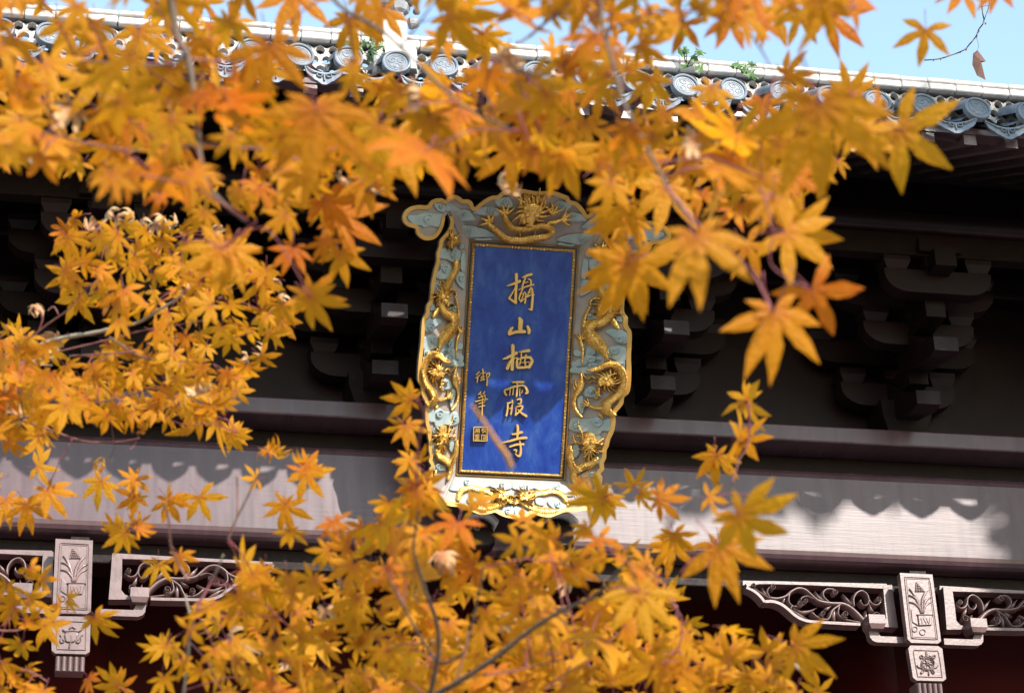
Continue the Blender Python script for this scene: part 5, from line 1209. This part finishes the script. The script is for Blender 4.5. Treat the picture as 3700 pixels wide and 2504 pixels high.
twig(T_TREE, 'E', [(170,-40),(330,150),(480,290),(580,380),(690,480),(795,690)], 26, 16, 1.5, 1.45, M['petiole'])
twig(T_TREE, 'E', [(720,-40),(800,200),(790,420),(1010,555)], 14, 12, 1.5, 1.5, M['petiole'])
twig(T_TREE, 'E', [(330,240),(200,285),(0,388)], 18, 14, 1.5, 1.5, M['petiole'])
twig(T_TREE, 'B', [(1000,440),(1250,470),(1420,470),(1530,390)], 22, 12, 1.8, 1.8, B_)
twig(T_TREE, 'C', [(320,-120),(400,20),(500,150),(620,330),(700,480)], 26, 12, 1.7, 1.7, TR, extra=[(hub, 0.008)])
twig(T_TREE, 'C', [(900,-60),(1050,30),(1200,55)], 20, 10, 1.7, 1.7, B_)
twig(T_TREE, 'D', [(1140,130),(1300,120),(1400,170),(1500,90),(1620,0)], 14, 12, 1.7, 1.7, M['petiole'])
twig(T_TREE, 'D', [(1500,100),(1700,60),(1960,470)], 12, 10, 1.7, 1.7, M['petiole'])
m = MB(); m.tube([hub, hub.lerp(Vector((-1.5, -13.6, 3.8)), 0.5)+Vector((0, 0, 0.25)), (-1.6, -13.8, 3.6), (-2.05, -14.4, 2.4), (-2.1, -14.55, 1.2), (-2.1, -14.6, 0.0)], [0.014, 0.022, 0.045, 0.075, 0.09, 0.12], 9); m.build('trunk', B_, T_TREE)
m = MB(); m.tube([hubU, hubU.lerp(Vector((1.6, -13.5, 3.8)), 0.5)+Vector((0, 0, 0.25)), (1.8, -13.7, 3.5), (2.25, -14.2, 2.2), (2.3, -14.3, 0.0)], [0.014, 0.022, 0.05, 0.08, 0.12], 9); m.build('trunk', B_, U_TREE)
m = MB(); m.tube([hubB, hubB+Vector((-0.05, 0, -0.4)), (-0.74, -11.6, 1.0), (-0.75, -11.6, 0.0)], [0.016, 0.026, 0.045, 0.07], 9); m.build('trunk', BP, B_TREE)
k0 = at_d(-260, 1380, 3.4)
twig(D_TREE, 'D', [(-60,920),(0,895),(150,825),(370,742),(570,708),(700,680),(870,640),(1000,562),(1100,500),(1180,440)], 46, 14, 3.35, 3.2, BP, extra=[(k0, 0.013)])
twig(D_TREE, 'D', [(-60,1260),(0,1254),(110,1248),(210,1230),(340,1200),(500,1170),(640,1140),(760,1110),(1000,1040)], 26, 10, 3.3, 3.2, TR, extra=[(k0, 0.012)])
twig(D_TREE, 'D', [(130,1255),(300,1310),(400,1348),(500,1380),(600,1395),(760,1390),(880,1368)], 20, 8, 3.3, 3.2, TR)
twig(D_TREE, 'D', [(60,905),(180,888),(280,870),(340,860)], 24, 14, 3.3, 3.3, BP); twig(D_TREE, 'D', [(205,890),(260,905),(330,908)], 12, 10, 3.3, 3.3, BP)
twig(D_TREE, 'D', [(-40,880),(160,758),(300,650),(430,560),(480,500)], 16, 10, 3.3, 3.25, TR)
twig(D_TREE, 'D', [(150,880),(400,815),(640,758),(900,690),(1240,635),(1340,610)], 14, 8, 3.3, 3.2, TR)
twig(D_TREE, 'D', [(440,850),(700,835),(860,825)], 14, 8, 3.3, 3.2, TR)
twig(D_TREE, 'D', [(690,730),(780,790),(900,858),(1040,880),(1160,882)], 18, 8, 3.25, 3.2, B_)
twig(D_TREE, 'D', [(245,690),(270,600),(215,545)], 10, 12, 3.3, 3.3, M['petiole']); twig(D_TREE, 'D', [(300,565),(340,540),(370,590)], 8, 8, 3.3, 3.3, TR)
twig(D_TREE, 'D', [(540,1180),(570,1240),(605,1300)], 8, 7, 3.3, 3.3, B_)
for a, b in (((640,0),(690,90)), ((720,40),(700,120)), ((1180,80),(1090,170)), ((1600,700),(1450,740)), ((1640,560),(1520,510)), ((1420,950),(1350,900)), ((820,1440),(860,1390)), ((720,1400),(690,1500)), ((1500,1330),(1420,1240))):
    twig(D_TREE, 'D', [a, ((a[0]+b[0])/2+8, (a[1]+b[1])/2), b], 9, 9, 3.2, 3.25, M['petiole'])
twig(D_TREE, 'G', [(-40,1168),(0,1175),(60,1180),(120,1172),(220,1130)], 16, 12, 3.2, 3.2, TR, extra=[(at_d(-300, 2300, 3.3), 0.008)]); twig(D_TREE, 'G', [(-40,1350),(60,1395),(200,1440),(300,1500)], 16, 10, 3.1, 3.1, M['petiole'])
m = MB(); m.tube([k0, at_d(-700, 1600, 3.6), (-1.9, -10.9, 2.2), (-2.25, -10.65, 1.2), (-2.3, -10.6, 0.0)], [0.014, 0.026, 0.05, 0.075, 0.10], 9); m.build('trunk', BP, D_TREE)
hf = at_d(1560, 2760, 2.2)
twig(H_TREE, 'H', [(590,1680),(620,1572),(662,1370),(672,1200),(640,1060),(600,960),(560,830),(530,740),(512,650),(530,520),(540,420)], 44, 14, 2.15, 2.0, B_, extra=[(hf, 0.012)])
twig(H_TREE, 'H', [(660,1375),(560,1220),(460,1040),(360,860),(340,820)], 26, 12, 2.15, 2.1, B_)
twig(H_TREE, 'H', [(680,1385),(760,1360),(840,1300),(880,1150),(915,1000),(940,870),(955,770)], 24, 14, 2.15, 2.1, B_)
twig(H_TREE, 'H', [(560,1680),(660,1580),(780,1510),(1000,1370),(1200,1215),(1350,1110),(1500,1030),(1660,960),(1780,830),(1890,715)], 52, 20, 2.1, 1.95, B_, extra=[(hf, 0.014)])
twig(H_TREE, 'H', [(780,1510),(810,1400),(850,1280),(860,1180)], 22, 12, 2.1, 2.1, TR); twig(H_TREE, 'H', [(950,1460),(1150,1430),(1350,1385),(1600,1330)], 18, 8, 2.2, 2.2, TR); twig(H_TREE, 'H', [(1380,1520),(1500,1430),(1640,1400)], 14, 8, 2.2, 2.2, TR)
twig(H_TREE, 'G', [(1150,1680),(1165,1530),(1185,1380),(1205,1150),(1240,1040),(1300,930),(1360,820),(1410,700)], 26, 13, 2.6, 2.4, BP, extra=[(hf, 0.010)])
twig(H_TREE, 'G', [(1205,1090),(1180,1000),(1172,950)], 20, 12, 2.6, 2.6, BP)
twig(H_TREE, 'G', [(1190,860),(1130,760),(1080,640),(1065,480),(1035,370)], 22, 14, 2.5, 2.5, TR); twig(H_TREE, 'G', [(1440,610),(1480,500),(1560,340),(1600,250),(1640,180)], 14, 18, 2.5, 2.5, B_); twig(H_TREE, 'G', [(1495,200),(1500,350),(1490,480),(1440,600)], 14, 12, 2.5, 2.5, TR)
twig(H_TREE, 'R', [(230,430),(300,560),(250,800),(240,1130)], 22, 20, 1.8, 1.85, M['petiole']); twig(H_TREE, 'R', [(690,490),(740,560),(810,660),(880,770),(960,880),(1000,980)], 22, 50, 1.4, 1.45, M['leaf_plain'], 'rolled_leaf')
twig(H_TREE, 'E', [(655,1222),(662,1330),(660,1425)], 16, 16, 2.3, 2.3, M['petiole']); twig(H_TREE, 'E', [(660,1425),(640,1500),(600,1560),(560,1700)], 14, 16, 2.3, 2.3, TR)
twig(H_TREE, 'F', [(540,320),(420,315),(330,330)], 12, 12, 2.2, 2.2, M['petiole']); twig(H_TREE, 'F', [(340,640),(260,780),(190,720),(100,820)], 16, 16, 1.9, 1.9, M['petiole'])
twig(H_TREE, 'F', [(105,1100),(110,1200),(90,1300)], 14, 12, 2.2, 2.2, M['petiole']); twig(H_TREE, 'F', [(800,1350),(860,1430),(960,1520)], 14, 22, 2.3, 2.3, BP)
m = MB(); m.tube([hf, hf+Vector((0.03, -0.02, -0.35)), (0.33, -12.3, 1.0), (0.30, -12.3, 0.0)], [0.020, 0.028, 0.045, 0.07], 9); m.build('trunk', B_, H_TREE)

# leaf stalks running back to the nearest twig
for tree in (T_TREE, U_TREE, D_TREE, H_TREE, B_TREE):
    nodes = [Vector(v.co) for o in tree.children if o.name.split('.')[0] == 'twig' for v in list(o.data.vertices)[::7]]
    sm_ = MB(); used = {}
    for o in tree.children:
        if not o.name.startswith('leaf') or not nodes: continue
        b = o.matrix_basis.translation; q = min(nodes, key=lambda p: (p-b).length_squared); L = (q-b).length
        kq = tuple(round(c*60) for c in q); used[kq] = used.get(kq, 0)+1
        if 0.008 < L < 0.11 and used[kq] <= 3:
            md = b.lerp(q, 0.5)+Vector((0, 0, 0.10*L)); sm_.tube([b, md, q], [0.0007, 0.0006, 0.0009], 4)
    if sm_.v: sm_.build('leaf_stalks', M['petiole'], tree, 'stuff', False)

# ------------------------------------------------------------------ small things near the eave
tw = thing('hanging_twig', at_y(3545, -40, -3.0), 'bare thin twig hanging in the sky with one curled brown leaf', 'twig')
def tpath(pts, w, name):
    P = [at_y(2400+p[0]*K, p[1]*K, -3.0 + 0.05*math.sin(i*1.3)) for i, p in enumerate(smooth(pts, 4))]
    m = MB(); m.tube(P, w, 5); return m.build(name, M['bark'], tw)
tpath([(2008,-60),(2005,20),(2010,80),(2018,140),(1985,190),(1970,230),(1930,280),(1890,320),(1800,355),(1730,375),(1645,382)], 0.0042, 'stem')
tpath([(2060,-60),(2050,40),(2030,100),(2018,140)], 0.003, 'stem'); tpath([(1990,48),(2020,42),(2050,36)], 0.002, 'stem'); tpath([(1970,232),(1985,290),(1975,325)], 0.0015, 'stem')
for x, y in ((2016,140),(1972,232),(1905,315),(1868,330),(1985,200),(1745,374),(1700,380),(2028,150)):
    m = MB(); c = at_y(2400+x*K, y*K, -3.0); m.tube([c+Vector((0, 0, -0.008)), c, c+Vector((0.008, 0, 0.006))], [0.003, 0.006, 0.002], 5); m.build('bud', M['bark'], tw)
lp = [(1978,318),(2000,345),(2032,390),(1990,400),(1998,440),(2030,508),(1975,480),(1945,410),(1950,340)]
m = MB(); P3 = [at_y(2400+x*K, y*K, -3.0) for x, y in lp]; cc = sum((p for p in P3), Vector())/len(P3) + Vector((0, -0.03, 0))
m.add(P3+[cc], [(i, (i+1) % len(P3), len(P3)) for i in range(len(P3))]); m.build('dry_leaf', M['dead_leaf'], tw)
def sprig(pxy, y, r, n, label):
    c = at_y(*pxy, y); t = thing('weed_sprig', c, label, 'weed', 'weeds rooted on the roof ridge'); sm = MB()
    for k in range(n):
        a = RND.uniform(0, 6.28); e = c + Vector((r*RND.uniform(-1, 1), -0.03-RND.uniform(0, 0.05), r*RND.uniform(-0.8, 1)))
        sm.tube([c, c.lerp(e, 0.5)+Vector((0, -0.02, 0.02)), e], 0.003, 4)
        m = MB(); s = 0.042*RND.uniform(0.8, 1.3)
        q = [(0, 0), (0.5, 0.3), (0.95, 0.25), (0.7, 0.55), (0.8, 1.0), (0.35, 0.8), (0, 1.25), (-0.35, 0.8), (-0.8, 1.0), (-0.7, 0.55), (-0.95, 0.25), (-0.5, 0.3)]
        ca, sa = math.cos(a), math.sin(a)
        vs = [e + Vector(((x*ca-(y_-0.5)*sa)*s, -0.25*abs(x)*s, (x*sa+(y_-0.5)*ca)*s)) for x, y_ in q] + [e+Vector((0, -0.012, 0))]
        m.add(vs, [(i, (i+1) % 12, 12) for i in range(12)]); m.build('leaf', M['weed'], t)
    sm.build('stem', M['weed'], t)
sprig((1388, 190), -2.06, 0.10, 8, 'green weed growing beside the white ridge pier')
sprig((1300, 200), -2.0, 0.09, 6, 'small green weed on the pierced ridge left of the white pier')
sprig((2480, 245), -2.0, 0.08, 7, 'larger green weed under the coping right of the plaque')
sprig((2680, 265), -2.0, 0.07, 6, 'round leaved green weed nearest the bare sky on the ridge')

# ------------------------------------------------------------------ unseen cedar added to shade the right end of the eave and beam
CED = thing('shade_cedar', (12.9, -9.2, 0.004), 'unseen cedar right of the court, added for its shade on eave and beam', 'added shade tree')
m = MB(); m.tube([(12.9, -9.2, 0), (12.85, -9.2, 6), (12.9, -9.15, 12), (12.95, -9.2, 17), (13.0, -9.2, 19.5)], [0.42, 0.34, 0.24, 0.12, 0.03], 10); m.build('trunk', M['bark'], CED)
cm = MB()
def sprays(x0, x1, z0, z1, n, size=0.16, keep=1.0):
    for _ in range(n):
        x, z = RND.uniform(x0, x1), RND.uniform(z0, z1); y = -9.2 + RND.uniform(-1.0, 1.0)
        zz = z - (y+9.0)*0.739; xx = x - (y+9.0)*0.445          # slid along the sun's direction so the shade lands in place
        a, b, s = RND.uniform(0, 6.28), RND.uniform(-0.6, 0.6), size*RND.uniform(0.6, 1.4)
        u = Vector((math.cos(a), math.sin(a), b))*s; v = Vector((-math.sin(a), math.cos(a), RND.uniform(-0.8, 0.8)))*s*0.6
        p = Vector((xx, y, zz)); cm.add([p-u, p+v, p+u, p-v], [(0, 1, 2, 3)])
sprays(8.3, 10.3, 14.52, 14.92, 520); sprays(10.56, 13.0, 13.3, 16.6, 1500); sprays(8.3, 9.5, 14.30, 14.5, 26, 0.13); sprays(11.6, 14.6, 9.5, 14.0, 900, 0.22); sprays(12.0, 14.0, 16.0, 19.0, 400, 0.2)  # masses shaped to the shade wanted on the eave and beam
cm.build('shade_sprays', M['weed'], CED, 'stuff', False)
for z, xe in ((14.75, 8.5), (16.2, 11.2), (14.2, 10.9), (12.5, 11.5), (11.0, 11.8), (17.2, 12.1)):
    m = MB(); m.tube([(12.9, -9.2, z-0.5), ((12.9+xe)/2, -9.1, z-0.1), (xe, -9.0, z)], [0.09, 0.06, 0.015], 7); m.build('limb', M['bark'], CED)
